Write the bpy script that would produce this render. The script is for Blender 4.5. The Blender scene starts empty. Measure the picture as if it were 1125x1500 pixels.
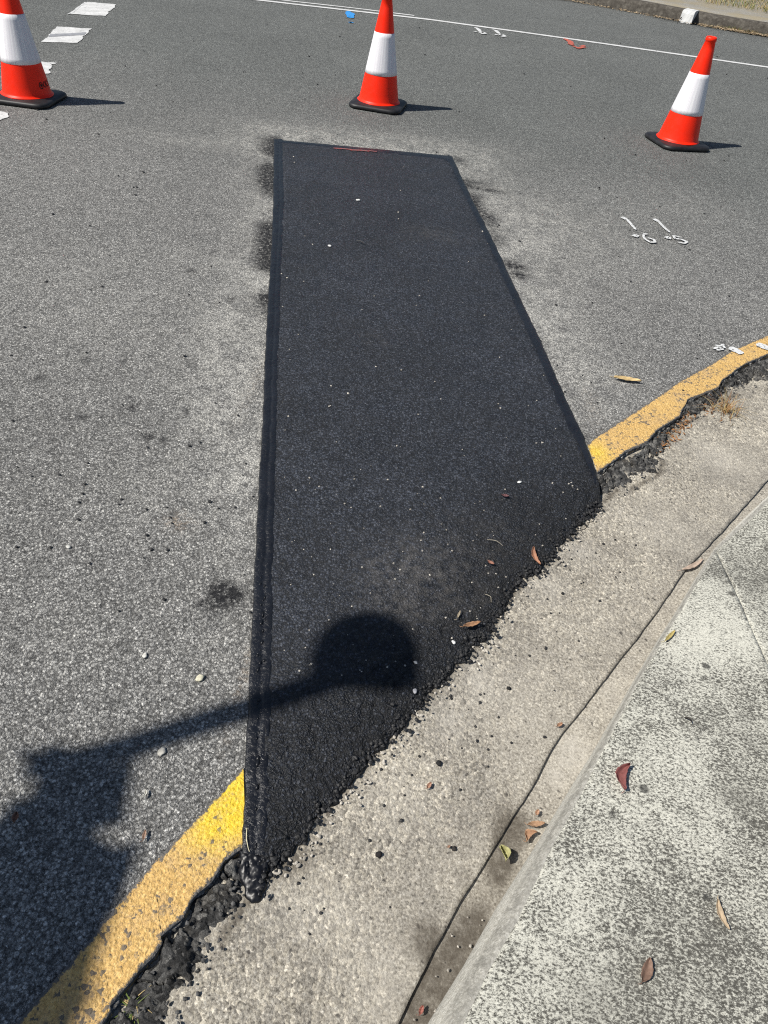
import bpy, math, random
import numpy as np
from mathutils import Matrix, Vector
from mathutils.geometry import delaunay_2d_cdt

scene = bpy.context.scene
C = scene.collection
rng = np.random.default_rng(7)
random.seed(7)

# ------------------------------------------------------------------ camera
F_PX, CX, CY, CAM_H = 1083.33, 562.5, 750.0, 1.44
NADIR = (400.0, 1960.0)                       # where plumb lines of the cones converge
_d = np.array([NADIR[0] - CX, NADIR[1] - CY, F_PX]); _d /= np.linalg.norm(_d)
_h = np.array([0, 0, 1.0]) - _d * _d[2]; _h /= np.linalg.norm(_h)
RW = np.array([np.cross(_h, -_d), _h, -_d])   # rows: world axes in camera space
cam_data = bpy.data.cameras.new('camera')
cam_data.sensor_fit = 'VERTICAL'; cam_data.sensor_height = 36.0; cam_data.lens = 26.0
cam_data.clip_start = 0.02; cam_data.clip_end = 2000
cam = bpy.data.objects.new('camera', cam_data); C.objects.link(cam)
_r, _u, _b = RW @ [1, 0, 0], RW @ [0, -1, 0], RW @ [0, 0, -1]
cam.matrix_world = Matrix(((_r[0], _u[0], _b[0], 0), (_r[1], _u[1], _b[1], 0), (_r[2], _u[2], _b[2], CAM_H), (0, 0, 0, 1)))
scene.camera = cam

# ------------------------------------------------------------------ sky, sun, exposure
AZ, EL = math.radians(21), math.radians(51)   # direction the shadows fall, height of the sun
SUN = np.array([-math.cos(AZ) * math.cos(EL), -math.sin(AZ) * math.cos(EL), math.sin(EL)])
world = bpy.data.worlds.new('World'); scene.world = world; world.use_nodes = True
wn = world.node_tree.nodes; wn.clear()
sky = wn.new('ShaderNodeTexSky'); sky.sky_type = 'NISHITA'; sky.sun_disc = False
sky.sun_elevation = EL; sky.sun_rotation = math.atan2(SUN[0], SUN[1]); sky.air_density = 1.0; sky.dust_density = 0.6
bg = wn.new('ShaderNodeBackground'); bg.inputs['Strength'].default_value = 0.052
wo = wn.new('ShaderNodeOutputWorld')
world.node_tree.links.new(sky.outputs[0], bg.inputs[0]); world.node_tree.links.new(bg.outputs[0], wo.inputs[0])
sl = bpy.data.lights.new('sun', 'SUN'); sl.energy = 4.4; sl.angle = math.radians(0.46); sl.color = (1.0, 0.955, 0.88)
so = bpy.data.objects.new('sun', sl); C.objects.link(so)
so.rotation_euler = Vector(SUN).to_track_quat('Z', 'Y').to_euler(); so.location = (-6, -3, 12)
vs = scene.view_settings
vs.view_transform = 'Standard'; vs.look = 'None'; vs.exposure = 0.42; vs.gamma = 1.0; vs.use_curve_mapping = False
scene.cycles.use_denoising = False; scene.cycles.pixel_filter_type = 'BLACKMAN_HARRIS'; scene.cycles.filter_width = 1.15

# ------------------------------------------------------------------ geometry helpers
def G(px, py, z=0.0):
    """pixel of the photograph -> point of the place at height z"""
    v = RW @ np.array([px - CX, py - CY, F_PX]); t = (z - CAM_H) / v[2]
    return np.array([v[0] * t, v[1] * t, z])
def GP(pts, z=0.0):
    if np.isscalar(z): z = [z] * len(pts)
    return np.array([G(p[0], p[1], q) for p, q in zip(pts, z)])

def _hash(i, j, k):
    n = (i * 374761393 + j * 668265263 + k * 2147483647 * 3 + 1013) & 0xffffffff
    n = ((n ^ (n >> 13)) * 1274126177) & 0xffffffff
    return ((n ^ (n >> 16)) & 0xffff) / 65535.0
def vnoise(x, y, seed=0):
    x = np.asarray(x, float); y = np.asarray(y, float)
    i = np.floor(x).astype(np.int64); j = np.floor(y).astype(np.int64)
    u = x - i; v = y - j; u = u * u * (3 - 2 * u); v = v * v * (3 - 2 * v)
    a, b = _hash(i, j, seed), _hash(i + 1, j, seed); c, d = _hash(i, j + 1, seed), _hash(i + 1, j + 1, seed)
    return (a * (1 - u) + b * u) * (1 - v) + (c * (1 - u) + d * u) * v
def fbm(x, y, f=1.0, o=4, seed=0):
    s = 0; a = 0.5; t = 0
    for k in range(o):
        s = s + a * vnoise(np.asarray(x) * f + 17.3 * k, np.asarray(y) * f - 9.1 * k, seed + k); t += a; a *= 0.5; f *= 2.03
    return s / t

def resample(P, step=None, n=None):
    P = np.asarray(P, float); seg = np.linalg.norm(np.diff(P, axis=0), axis=1); s = np.r_[0, np.cumsum(seg)]
    if n is None: n = max(2, int(s[-1] / step) + 1)
    q = np.linspace(0, s[-1], n)
    return np.stack([np.interp(q, s, P[:, k]) for k in range(P.shape[1])], 1)
def seg_dist(Q, P):
    """distance of points Q (n,2) to polyline P, with arclength parameter and side"""
    best = np.full(len(Q), 1e9); sp = np.zeros(len(Q)); acc = 0.0
    for a, b in zip(P[:-1, :2], P[1:, :2]):
        d = b - a; L = np.hypot(*d)
        if L < 1e-9: continue
        t = np.clip(((Q - a) @ d) / (L * L), 0, 1); w = Q - (a + t[:, None] * d)
        r = np.hypot(w[:, 0], w[:, 1]); m = r < best
        best[m] = r[m]; sp[m] = acc + t[m] * L; acc += L
    return best, sp
def inside(Q, poly):
    x, y = Q[:, 0], Q[:, 1]; c = np.zeros(len(Q), bool); n = len(poly)
    for i in range(n):
        x1, y1 = poly[i][:2]; x2, y2 = poly[(i + 1) % n][:2]
        if y1 == y2: continue
        m = ((y1 > y) != (y2 > y)) & (x < (x2 - x1) * (y - y1) / (y2 - y1) + x1); c ^= m
    return c

def link(name, mesh, mat=None, parent=None):
    o = bpy.data.objects.new(name, mesh); C.objects.link(o)
    if mat is not None and not mesh.materials: mesh.materials.append(mat)
    if parent is not None: o.parent = parent
    return o
def mesh_of(name, V, Fc, attrs=None, smooth=True):
    me = bpy.data.meshes.new(name); me.from_pydata([tuple(map(float, v)) for v in V], [], [tuple(map(int, f)) for f in Fc])
    if smooth: me.polygons.foreach_set('use_smooth', [True] * len(me.polygons))
    for k, a in (attrs or {}).items():
        at = me.attributes.new(k, 'FLOAT', 'POINT'); at.data.foreach_set('value', np.asarray(a, np.float32))
    me.update(); return me
def tag(o, label=None, cat=None, group=None, kind=None):
    if label: o['label'] = label
    if cat: o['category'] = cat
    if group: o['group'] = group
    if kind: o['kind'] = kind
    return o
def empty(name, loc, label, cat, group=None, rz=0):
    o = bpy.data.objects.new(name, None); C.objects.link(o); o.location = loc; o.rotation_euler = (0, 0, rz); o.empty_display_size = 0.1
    return tag(o, label, cat, group)

def polar_points(q, r0, r1, a0=-180, a1=180, foreshort=0.5):
    out = []; r = r0
    while r < r1:
        d = math.hypot(r, CAM_H); st = q * d
        n = max(3, int(abs(math.radians(a1 - a0)) * r / st))
        a = np.radians(a0) + np.radians(a1 - a0) * (np.arange(n) + rng.random()) / n
        rr = r + st * 0.35 * (rng.random(n) - .5)
        out.append(np.stack([rr * np.sin(a), rr * np.cos(a)], 1)); r += st * (d / CAM_H) ** foreshort
    return np.concatenate(out)
def region(name, poly, pts, zf, mat, attrs=None, skirt=0.0, parent=None, margin=0.004):
    """triangulated sheet over a polygon with height zf(xy); attrs: name -> f(xy)"""
    poly = np.asarray(poly, float)[:, :2]
    P = np.zeros((0, 2))
    if pts is not None and len(pts):
        lo, hi = poly.min(0), poly.max(0)
        P = pts[((pts >= lo) & (pts <= hi)).all(1)]; P = P[inside(P, poly)]
        if margin: 
            from mathutils.kdtree import KDTree
            bp = np.vstack([poly, poly[:1]]); near = bp[:0]
            L = np.linalg.norm(np.diff(bp, axis=0), axis=1)
            pts_b = np.concatenate([a + (b - a) * np.linspace(0, 1, max(2, min(400, int(l / margin) + 2)))[:, None] for a, b, l in zip(bp[:-1], bp[1:], L)])
            kd = KDTree(len(pts_b))
            for i_, q_ in enumerate(pts_b): kd.insert((q_[0], q_[1], 0), i_)
            kd.balance()
            P = P[np.array([kd.find((a, b, 0))[2] > margin for a, b in P])]
    n = len(poly)
    co = [Vector((a, b)) for a, b in np.vstack([poly, P])]
    r = delaunay_2d_cdt(co, [], [list(range(n))], 1, 1e-6)
    V = np.array([(v.x, v.y) for v in r[0]]); Fc = [tuple(f) for f in r[2]]
    z = zf(V); V3 = np.c_[V, z]
    at = {k: f(V) for k, f in (attrs or {}).items()}
    if skirt:
        edge = {}
        for f in Fc:
            for a, b in zip(f, f[1:] + f[:1]):
                if (b, a) in edge: del edge[(b, a)]
                else: edge[(a, b)] = 1
        ids = sorted({a for e in edge for a in e}); mp = {a: len(V3) + i for i, a in enumerate(ids)}
        low = V3[ids].copy(); low[:, 2] -= skirt
        V3 = np.vstack([V3, low]); Fc = Fc + [(b, a, mp[a], mp[b]) for a, b in edge]
        at = {k: np.r_[v, v[ids]] for k, v in at.items()}
    me = mesh_of(name, V3, Fc, at); 
    # make sure the sheet faces up
    if len(me.polygons) and me.polygons[0].normal.z < 0: me.flip_normals()
    return link(name, me, mat, parent)
def sweep(name, rows, mat, attrs=None, parent=None, closed=False):
    """rows: list of (n,3) arrays of equal length -> quad strip"""
    n = len(rows[0]); V = np.vstack(rows); Fc = []
    m = len(rows)
    for j in range(m if closed else m - 1):
        k = (j + 1) % m
        for i in range(n - 1): Fc.append((j * n + i, j * n + i + 1, k * n + i + 1, k * n + i))
    return link(name, mesh_of(name, V, Fc, attrs), mat, parent)
def jag(P, amp, freq, seed, step=0.006):
    """roughen a polyline sideways"""
    P = resample(np.asarray(P, float), step); t = np.gradient(P[:, :2], axis=0); t /= np.linalg.norm(t, axis=1)[:, None] + 1e-9
    s = np.arange(len(P)) * step
    o = (fbm(s * freq, s * 0 + seed, 1, 4, seed) - .5) * 2 * amp
    Q = P.copy(); Q[:, 0] += -t[:, 1] * o; Q[:, 1] += t[:, 0] * o
    return Q

# ------------------------------------------------------------------ material helpers
class NT:
    def __init__(s, name, rough=0.9, spec=0.3):
        s.m = bpy.data.materials.new(name); s.m.use_nodes = True; s.t = s.m.node_tree; s.t.nodes.clear()
        s.out = s.n('ShaderNodeOutputMaterial'); s.b = s.n('ShaderNodeBsdfPrincipled')
        s.t.links.new(s.b.outputs[0], s.out.inputs[0]); s.b.inputs['Roughness'].default_value = rough
        s.b.inputs['Specular IOR Level'].default_value = spec
        s.co = s.n('ShaderNodeTexCoord').outputs['Object']
    def n(s, t): return s.t.nodes.new(t)
    def l(s, a, b): s.t.links.new(a, b)
    def set(s, sock, v):
        if hasattr(v, 'is_output') or isinstance(v, bpy.types.NodeSocket): s.l(v, sock)
        elif isinstance(v, (tuple, list)): sock.default_value = (*v, 1) if len(v) == 3 and sock.type == 'RGBA' else v
        else: sock.default_value = v
    def noise(s, scale, detail=4, rough=0.55, co=None, dist=0, out='Fac'):
        x = s.n('ShaderNodeTexNoise'); s.l(co or s.co, x.inputs['Vector']); x.inputs['Scale'].default_value = scale
        x.inputs['Detail'].default_value = detail; x.inputs['Roughness'].default_value = rough; x.inputs['Distortion'].default_value = dist
        return x.outputs[out]
    def vor(s, scale, feat='F1', co=None, out='Distance', rnd=1.0):
        x = s.n('ShaderNodeTexVoronoi'); x.feature = feat; s.l(co or s.co, x.inputs['Vector']); x.inputs['Scale'].default_value = scale
        x.inputs['Randomness'].default_value = rnd
        return (x.outputs['Distance'], x.outputs['Color']) if out == 'both' else x.outputs[out]
    def ramp(s, fac, stops, interp='LINEAR'):
        x = s.n('ShaderNodeValToRGB'); s.l(fac, x.inputs[0]); x.color_ramp.interpolation = interp; e = x.color_ramp.elements
        while len(e) < len(stops): e.new(0.5)
        for i, (p, c) in enumerate(stops):
            e[i].position = p; e[i].color = (c, c, c, 1) if not isinstance(c, (tuple, list)) else (*c, 1)
        return x.outputs[0]
    def mix(s, f, a, b, mode='MIX'):
        x = s.n('ShaderNodeMix'); x.data_type = 'RGBA'; x.blend_type = mode; x.clamp_factor = True
        s.set(x.inputs[0], f); s.set(x.inputs[6], a); s.set(x.inputs[7], b); return x.outputs[2]
    def math(s, op, a, b=0.0, clamp=False):
        x = s.n('ShaderNodeMath'); x.operation = op; x.use_clamp = clamp; s.set(x.inputs[0], a); s.set(x.inputs[1], b); return x.outputs[0]
    def attr(s, name):
        x = s.n('ShaderNodeAttribute'); x.attribute_name = name; return x.outputs['Fac']
    def chan(s, col, i=0):
        x = s.n('ShaderNodeSeparateColor'); s.l(col, x.inputs[0]); return x.outputs[i]
    def scaleco(s, v, co=None):
        x = s.n('ShaderNodeMapping'); s.l(co or s.co, x.inputs['Vector']); x.inputs['Scale'].default_value = v; return x.outputs[0]
    def warp(s, scale, amt, co=None):
        n = s.n('ShaderNodeTexNoise'); s.l(co or s.co, n.inputs['Vector']); n.inputs['Scale'].default_value = scale; n.inputs['Detail'].default_value = 2
        a = s.n('ShaderNodeVectorMath'); a.operation = 'SUBTRACT'; s.l(n.outputs['Color'], a.inputs[0]); a.inputs[1].default_value = (.5, .5, .5)
        b = s.n('ShaderNodeVectorMath'); b.operation = 'SCALE'; s.l(a.outputs[0], b.inputs[0]); b.inputs['Scale'].default_value = amt
        c = s.n('ShaderNodeVectorMath'); c.operation = 'ADD'; s.l(co or s.co, c.inputs[0]); s.l(b.outputs[0], c.inputs[1]); return c.outputs[0]
    def col(s, c): s.set(s.b.inputs['Base Color'], c)
    def rough(s, r): s.set(s.b.inputs['Roughness'], r)
    def bump(s, h, strength=0.6, dist=0.004, prev=None):
        x = s.n('ShaderNodeBump'); x.inputs['Strength'].default_value = strength; x.inputs['Distance'].default_value = dist
        s.l(h, x.inputs['Height'])
        if prev is not None: s.l(prev, x.inputs['Normal'])
        s.l(x.outputs[0], s.b.inputs['Normal']); return x.outputs[0]

def simple(name, col, rough=0.7, spec=0.3, var=0.25, scale=40, bump=0.0):
    t = NT(name, rough, spec); f = t.noise(scale, 4)
    c1 = tuple(x * (1 - var) for x in col); c2 = tuple(min(1, x * (1 + var)) for x in col)
    t.col(t.ramp(f, [(0.3, c1), (0.7, c2)]))
    if bump: t.bump(f, bump, 0.003)
    return t.m

def asphalt_old():
    t = NT('weathered_asphalt', 0.85, 0.25)
    w = t.warp(180, 0.008)
    d1, c1 = t.vor(150, out='both', co=w); d2, c2 = t.vor(370, out='both', co=w)
    r1, r2 = t.chan(c1), t.chan(c2, 1)
    base = t.ramp(r1, [(0.0, (0.10, 0.10, 0.10)), (0.40, (0.255, 0.253, 0.245)), (0.80, (0.41, 0.405, 0.385)), (0.95, (0.72, 0.71, 0.67))])
    fine = t.ramp(r2, [(0.0, (0.07, 0.07, 0.071)), (0.5, (0.26, 0.259, 0.25)), (1.0, (0.62, 0.61, 0.58))])
    c = t.mix(0.48, base, fine)
    gap = t.ramp(d1, [(0.30, 1.16), (0.68, 0.48)]); c = t.mix(1.0, c, gap, 'MULTIPLY')
    fl = t.ramp(t.noise(190, 5, 0.85), [(0.34, 0.36), (0.5, 1.06), (0.66, 1.86)]); c = t.mix(1.0, c, fl, 'MULTIPLY')
    big = t.ramp(t.noise(0.9, 5, 0.6), [(0.3, 0.79), (0.7, 0.94)]); c = t.mix(1.0, c, big, 'MULTIPLY')
    mid = t.ramp(t.noise(16, 6, 0.7), [(0.3, 0.84), (0.7, 1.16)]); c = t.mix(1.0, c, mid, 'MULTIPLY')
    # the trafficked main road is a darker, newer surface than the worn side street
    c = t.mix(t.attr('newer'), c, t.mix(1.0, c, (0.70, 0.735, 0.735), 'MULTIPLY'))
    # pale dust rubbed into the surface around the cut, and bitumen smears; both with their own outline
    du = t.math('MULTIPLY', t.attr('dust'), t.ramp(t.noise(30, 8, 0.85), [(0.40, 0.0), (0.60, 1.0)]))
    du = t.math('MULTIPLY', du, t.ramp(t.vor(150, out='Distance', co=w), [(0.25, 1.0), (0.6, 0.25)]), True)
    du = t.math('MULTIPLY', du, t.ramp(t.noise(6, 7, 0.78, t.scaleco((1.6, .8, 1))), [(0.38, 0.12), (0.60, 1.3)]), True)
    du = t.math('MULTIPLY', du, 1.5, True)
    c = t.mix(du, c, t.mix(1.0, (0.68, 0.665, 0.61), t.ramp(t.noise(190, 5, 0.85), [(0.34, 0.35), (0.52, 1.0), (0.66, 1.2)]), 'MULTIPLY'))
    ta = t.math('MULTIPLY', t.attr('tar'), t.ramp(t.noise(55, 8, 0.85), [(0.40, 0.0), (0.54, 1.6)]), True)
    c = t.mix(ta, c, (0.022, 0.022, 0.024))
    br = t.math('MULTIPLY', t.attr('rust'), t.ramp(t.noise(60, 4, 0.7), [(0.45, 0.0), (0.7, 0.8)]), True)
    c = t.mix(br, c, (0.36, 0.25, 0.15))
    t.col(c)
    h = t.math('ADD', t.math('MULTIPLY', t.math('MINIMUM', d1, 0.6), -1.0), t.math('MULTIPLY', d2, -0.55))
    h = t.math('ADD', t.math('ADD', h, t.math('MULTIPLY', r1, 0.6)), t.math('MULTIPLY', t.noise(210, 4, 0.8), 0.8))
    t.bump(h, 0.9, 0.0052)
    return t.m
def asphalt_new():
    t = NT('fresh_asphalt', 0.62, 0.5)
    w = t.warp(160, 0.008); d1, c1 = t.vor(150, out='both', co=w); d2, c2 = t.vor(330, out='both', co=w); r1 = t.chan(c1)
    c = t.ramp(r1, [(0.0, (0.012, 0.014, 0.019)), (0.6, (0.029, 0.034, 0.046)), (0.93, (0.055, 0.063, 0.082)), (0.99, (0.085, 0.093, 0.112))])
    c = t.mix(1.0, c, t.ramp(d1, [(0.3, 1.0), (0.65, 0.3)]), 'MULTIPLY'); c = t.mix(1.0, c, t.ramp(t.noise(240, 4, .8), [(0.33, 0.58), (0.5, 0.98), (0.68, 1.50)]), 'MULTIPLY')
    sp = t.ramp(t.chan(c2, 2), [(0.986, 0.0), (0.994, 0.35)]); c = t.mix(sp, c, (0.16, 0.16, 0.155))
    du = t.math('MULTIPLY', t.attr('dust'), t.ramp(t.noise(30, 6, 0.75), [(0.42, 0.0), (0.68, 1.0)]), True)
    c = t.mix(t.math('MULTIPLY', du, 0.6), c, (0.15, 0.14, 0.13))
    c = t.mix(t.attr('coarse'), c, t.mix(1.0, c, t.ramp(d1, [(0.18, 0.85), (0.42, 0.38)]), 'MULTIPLY'))  # shade in the voids between coarse stones painted into the colour
    sc = t.ramp(t.noise(2.2, 4, 0.6), [(0.3, 0.8), (0.75, 1.35)]); c = t.mix(1.0, c, sc, 'MULTIPLY')
    t.col(c)
    h = t.math('ADD', t.math('MULTIPLY', t.math('MINIMUM', d1, 0.6), -1.0), t.math('ADD', t.math('MULTIPLY', r1, 0.6), t.math('MULTIPLY', d2, -0.4)))
    co = t.n('ShaderNodeMix'); co.data_type = 'FLOAT'; t.l(t.attr('coarse'), co.inputs[0]); co.inputs[2].default_value = 0.6; co.inputs[3].default_value = 1.5
    t.bump(t.math('MULTIPLY', h, co.outputs[0]), 0.9, 0.005)
    t.rough(t.ramp(t.noise(9, 4), [(0.3, 0.52), (0.7, 0.72)]))
    return t.m
def asphalt_broken():
    t = NT('crumbling_asphalt', 0.8, 0.3)
    d1, c1 = t.vor(80, out='both'); r = t.chan(c1)
    c = t.ramp(r, [(0.0, (0.03, 0.03, 0.03)), (0.6, (0.095, 0.094, 0.092)), (0.93, (0.19, 0.186, 0.175)), (1.0, (0.32, 0.31, 0.285))])
    c = t.mix(1.0, c, t.ramp(t.noise(12, 5, .7), [(0.3, 0.6), (0.7, 1.4)]), 'MULTIPLY')
    c = t.mix(t.ramp(t.noise(7, 5, .6), [(0.55, 0.0), (0.75, 0.45)]), c, (0.16, 0.14, 0.11))
    c = t.mix(1.0, c, t.ramp(t.noise(190, 5, .85), [(0.34, 0.35), (0.5, 1.0), (0.66, 1.8)]), 'MULTIPLY')
    t.col(c); t.bump(t.math('ADD', t.math('MULTIPLY', d1, -1.0), t.math('MULTIPLY', t.noise(170, 6, .8), 1.6)), 1.0, 0.007)
    return t.m
def concrete_gutter():
    t = NT('gutter_concrete', 0.9, 0.2)
    n1 = t.noise(190, 6, 0.78); n2 = t.noise(7, 5, 0.65); d, cc = t.vor(135, out='both', co=t.warp(140, .010)); r = t.chan(cc)
    c = t.ramp(n1, [(0.32, (0.075, 0.070, 0.060)), (0.45, (0.32, 0.298, 0.258)), (0.56, (0.475, 0.45, 0.395)), (0.69, (0.82, 0.79, 0.715))])
    st = t.ramp(r, [(0.0, (0.28, 0.28, 0.28)), (0.10, (0.62, 0.60, 0.58)), (0.4, (0.95, 0.95, 0.95)), (0.8, (1.12, 1.10, 1.03)), (0.95, (1.75, 1.72, 1.65))])
    c = t.mix(t.math('MULTIPLY', t.attr('worn'), 0.60), c, t.mix(1.0, c, st, 'MULTIPLY'))
    c = t.mix(1.0, c, t.ramp(t.noise(3.2, 7, 0.72), [(0.34, (0.70, 0.70, 0.71)), (0.5, (0.93, 0.925, 0.92)), (0.66, (1.06, 1.055, 1.04))]), 'MULTIPLY')
    c = t.mix(1.0, c, t.ramp(n2, [(0.3, (0.80, 0.79, 0.78)), (0.7, (1.16, 1.15, 1.12))]), 'MULTIPLY')
    dk = t.ramp(t.chan(t.vor(70, out='Color', co=t.warp(120, .014)), 1), [(0.87, 0.0), (0.88, 1.0)])
    dk = t.math('MULTIPLY', dk, t.ramp(t.vor(70, out='Distance', co=t.warp(120, .014)), [(0.14, 1.0), (0.32, 0.0)]))
    c = t.mix(t.math('MULTIPLY', dk, 0.85), c, (0.045, 0.04, 0.038))
    dm = t.math('MULTIPLY', t.attr('damp'), t.ramp(t.noise(40, 5, .7), [(0.3, 0.6), (0.6, 1.0)]), True)
    c = t.mix(t.math('MULTIPLY', dm, 0.93), c, (0.085, 0.072, 0.056))
    c = t.mix(t.math('MULTIPLY', t.attr('pale'), t.ramp(t.noise(70, 5, .7), [(0.35, 0.2), (0.6, 1.0)])), c, (0.52, 0.49, 0.43))
    t.col(c)
    h = t.math('ADD', n1, t.math('MULTIPLY', t.math('MULTIPLY', d, -0.9), t.attr('worn')))
    t.bump(h, 0.65, 0.0042)
    return t.m
def concrete_path():
    t = NT('lichen_stained_concrete', 0.92, 0.15)
    brushed = t.n('ShaderNodeMapping'); t.l(t.co, brushed.inputs['Vector']); brushed.inputs['Rotation'].default_value = (0, 0, math.radians(20)); brushed.inputs['Scale'].default_value = (1.0, 1.45, 1)
    n1 = t.noise(150, 7, 0.82, brushed.outputs[0]); n2 = t.noise(7.5, 7, 0.75); n3 = t.noise(260, 4, 0.75, brushed.outputs[0])
    pale = t.ramp(n3, [(0.3, (0.48, 0.47, 0.40)), (0.7, (0.86, 0.85, 0.75))])
    dark = t.ramp(n3, [(0.3, (0.045, 0.044, 0.038)), (0.7, (0.165, 0.158, 0.138))])
    k = t.math('ADD', n1, t.math('MULTIPLY', t.math('SUBTRACT', n2, 0.5), 0.24))
    k = t.math('ADD', k, t.math('MULTIPLY', t.attr('clean'), 0.07))
    c = t.mix(t.ramp(k, [(0.465, 0.0), (0.55, 1.0)]), dark, pale)
    sp = t.math('MULTIPLY', t.ramp(t.chan(t.vor(26, out='Color')), [(0.95, 0.0), (0.955, 1.0)]), t.ramp(t.vor(26, out='Distance'), [(0.2, 1.0), (0.36, 0.0)]))
    c = t.mix(t.math('MULTIPLY', sp, 0.8), c, (0.05, 0.05, 0.048))
    dm = t.math('MULTIPLY', t.attr('damp'), t.ramp(t.noise(18, 5, .7), [(0.35, 0.2), (0.6, 1.0)]), True)
    c = t.mix(t.math('MULTIPLY', dm, 0.6), c, (0.12, 0.115, 0.10))
    t.col(c); t.bump(t.math('ADD', n1, t.math('MULTIPLY', n3, 0.6)), 0.85, 0.0035)
    return t.m
def concrete_kerb():
    t = NT('kerb_concrete', 0.9, 0.2)
    n1 = t.noise(170, 6, .78); n2 = t.noise(48, 7, .78, None, 0.8); at = t.attr('across')
    c = t.ramp(n1, [(0.3, (0.25, 0.24, 0.21)), (0.5, (0.47, 0.455, 0.405)), (0.7, (0.76, 0.745, 0.69))])
    band = t.math('MULTIPLY', t.ramp(at, [(0.40, 0.0), (0.55, 0.9), (0.80, 1.0), (1.0, 0.75)]), t.ramp(n2, [(0.34, 0.15), (0.58, 1.0)]))
    c = t.mix(t.math('MULTIPLY', band, 0.75), c, (0.15, 0.145, 0.13))
    t.col(c); t.bump(t.math('ADD', n1, n2), 0.6, 0.004)
    return t.m
def yellow_paint():
    t = NT('worn_yellow_paint', 0.7, 0.3)
    d, cc = t.vor(130, out='both', co=t.warp(130, .012)); r = t.chan(cc); n = t.noise(150, 6, .82); big = t.noise(11, 5, .7); cl = t.attr('clean')
    dirty = t.ramp(n, [(0.32, (0.30, 0.19, 0.08)), (0.48, (0.62, 0.39, 0.13)), (0.68, (0.88, 0.62, 0.27))])
    fresh = t.ramp(n, [(0.32, (0.50, 0.31, 0.015)), (0.48, (0.80, 0.55, 0.035)), (0.7, (0.92, 0.72, 0.16))])
    c = t.mix(cl, dirty, fresh)
    c = t.mix(t.math('MULTIPLY', t.ramp(t.noise(210, 5, .85), [(0.36, 0.85), (0.46, 0.0)]), t.math('SUBTRACT', 1.0, t.math('MULTIPLY', cl, 0.5))), c, (0.17, 0.13, 0.09))
    c = t.mix(t.ramp(big, [(0.50, 0.0), (0.70, 0.6)]), c, (0.40, 0.29, 0.18))
    k = t.math('ADD', r, t.math('MULTIPLY', t.math('SUBTRACT', big, 0.5), 0.9)); k = t.math('SUBTRACT', k, t.math('MULTIPLY', cl, 0.10))
    c = t.mix(t.ramp(k, [(0.86, 0.0), (0.94, 0.85)]), c, (0.10, 0.095, 0.09))
    e = t.math('ADD', t.attr('edge'), t.math('MULTIPLY', t.math('SUBTRACT', t.noise(90, 5, .8), 0.5), 1.6))
    c = t.mix(t.ramp(e, [(0.62, 0.0), (0.80, 1.0)]), c, (0.13, 0.125, 0.12))
    t.col(c)
    t.bump(t.math('ADD', t.math('MULTIPLY', d, -1.0), t.math('MULTIPLY', n, 0.7)), 0.7, 0.0045)
    return t.m
def white_paint(name, wear=0.62):
    t = NT(name, 0.75, 0.25); n = t.noise(45, 6, .8); d = t.vor(110)
    c = t.mix(t.math('MAXIMUM', t.ramp(n, [(wear, 0.0), (wear + 0.06, 1.0)]), t.ramp(t.noise(160, 5, .85), [(0.56, 0.0), (0.70, 0.75)])), t.ramp(t.noise(9, 4), [(0.3, (0.50, 0.505, 0.50)), (0.7, (0.68, 0.685, 0.68))]), (0.15, 0.15, 0.148))
    t.col(c); t.bump(t.math('MULTIPLY', d, -1.0), 0.4, 0.003)
    return t.m
def spray_paint(name, col, thr=0.5):
    """thin sprayed line: the road's stones show through"""
    t = NT(name, 0.8, 0.2); n = t.noise(85, 5, .8)
    t.col(t.mix(t.ramp(n, [(thr, 0.0), (thr + 0.1, 1.0)]), col, (0.14, 0.14, 0.138))); t.bump(n, 0.5, 0.003)
    return t.m
def tape_mat():
    t = NT('bitumen_sealing_tape', 0.33, 0.5)
    n = t.noise(55, 5, .6); n2 = t.noise(9, 4)
    c = t.ramp(n2, [(0.3, (0.0055, 0.006, 0.0085)), (0.7, (0.011, 0.0125, 0.017))])
    c = t.mix(t.ramp(t.noise(130, 5, .8), [(0.66, 0.0), (0.74, 0.35)]), c, (0.10, 0.10, 0.095))
    t.col(c); t.rough(t.ramp(n, [(0.3, 0.24), (0.7, 0.46)])); t.bump(t.math('ADD', n, t.math('MULTIPLY', t.noise(110, 4, .7, None, 1.0), 0.7)), 0.6, 0.005)
    return t.m
def shell_mat(name, col, rough):
    t = NT(name, rough, 0.28); n = t.noise(30, 5, .7)
    c = t.mix(t.ramp(n, [(0.5, 0.0), (0.85, 0.35)]), col, tuple(x * 0.72 + 0.02 for x in col))
    c = t.mix(t.ramp(t.noise(75, 5, .8), [(0.70, 0.0), (0.76, 0.6)]), c, (0.10, 0.06, 0.05))
    t.col(c); t.rough(t.ramp(n, [(0.3, rough), (0.8, rough + 0.2)])); return t.m

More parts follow.
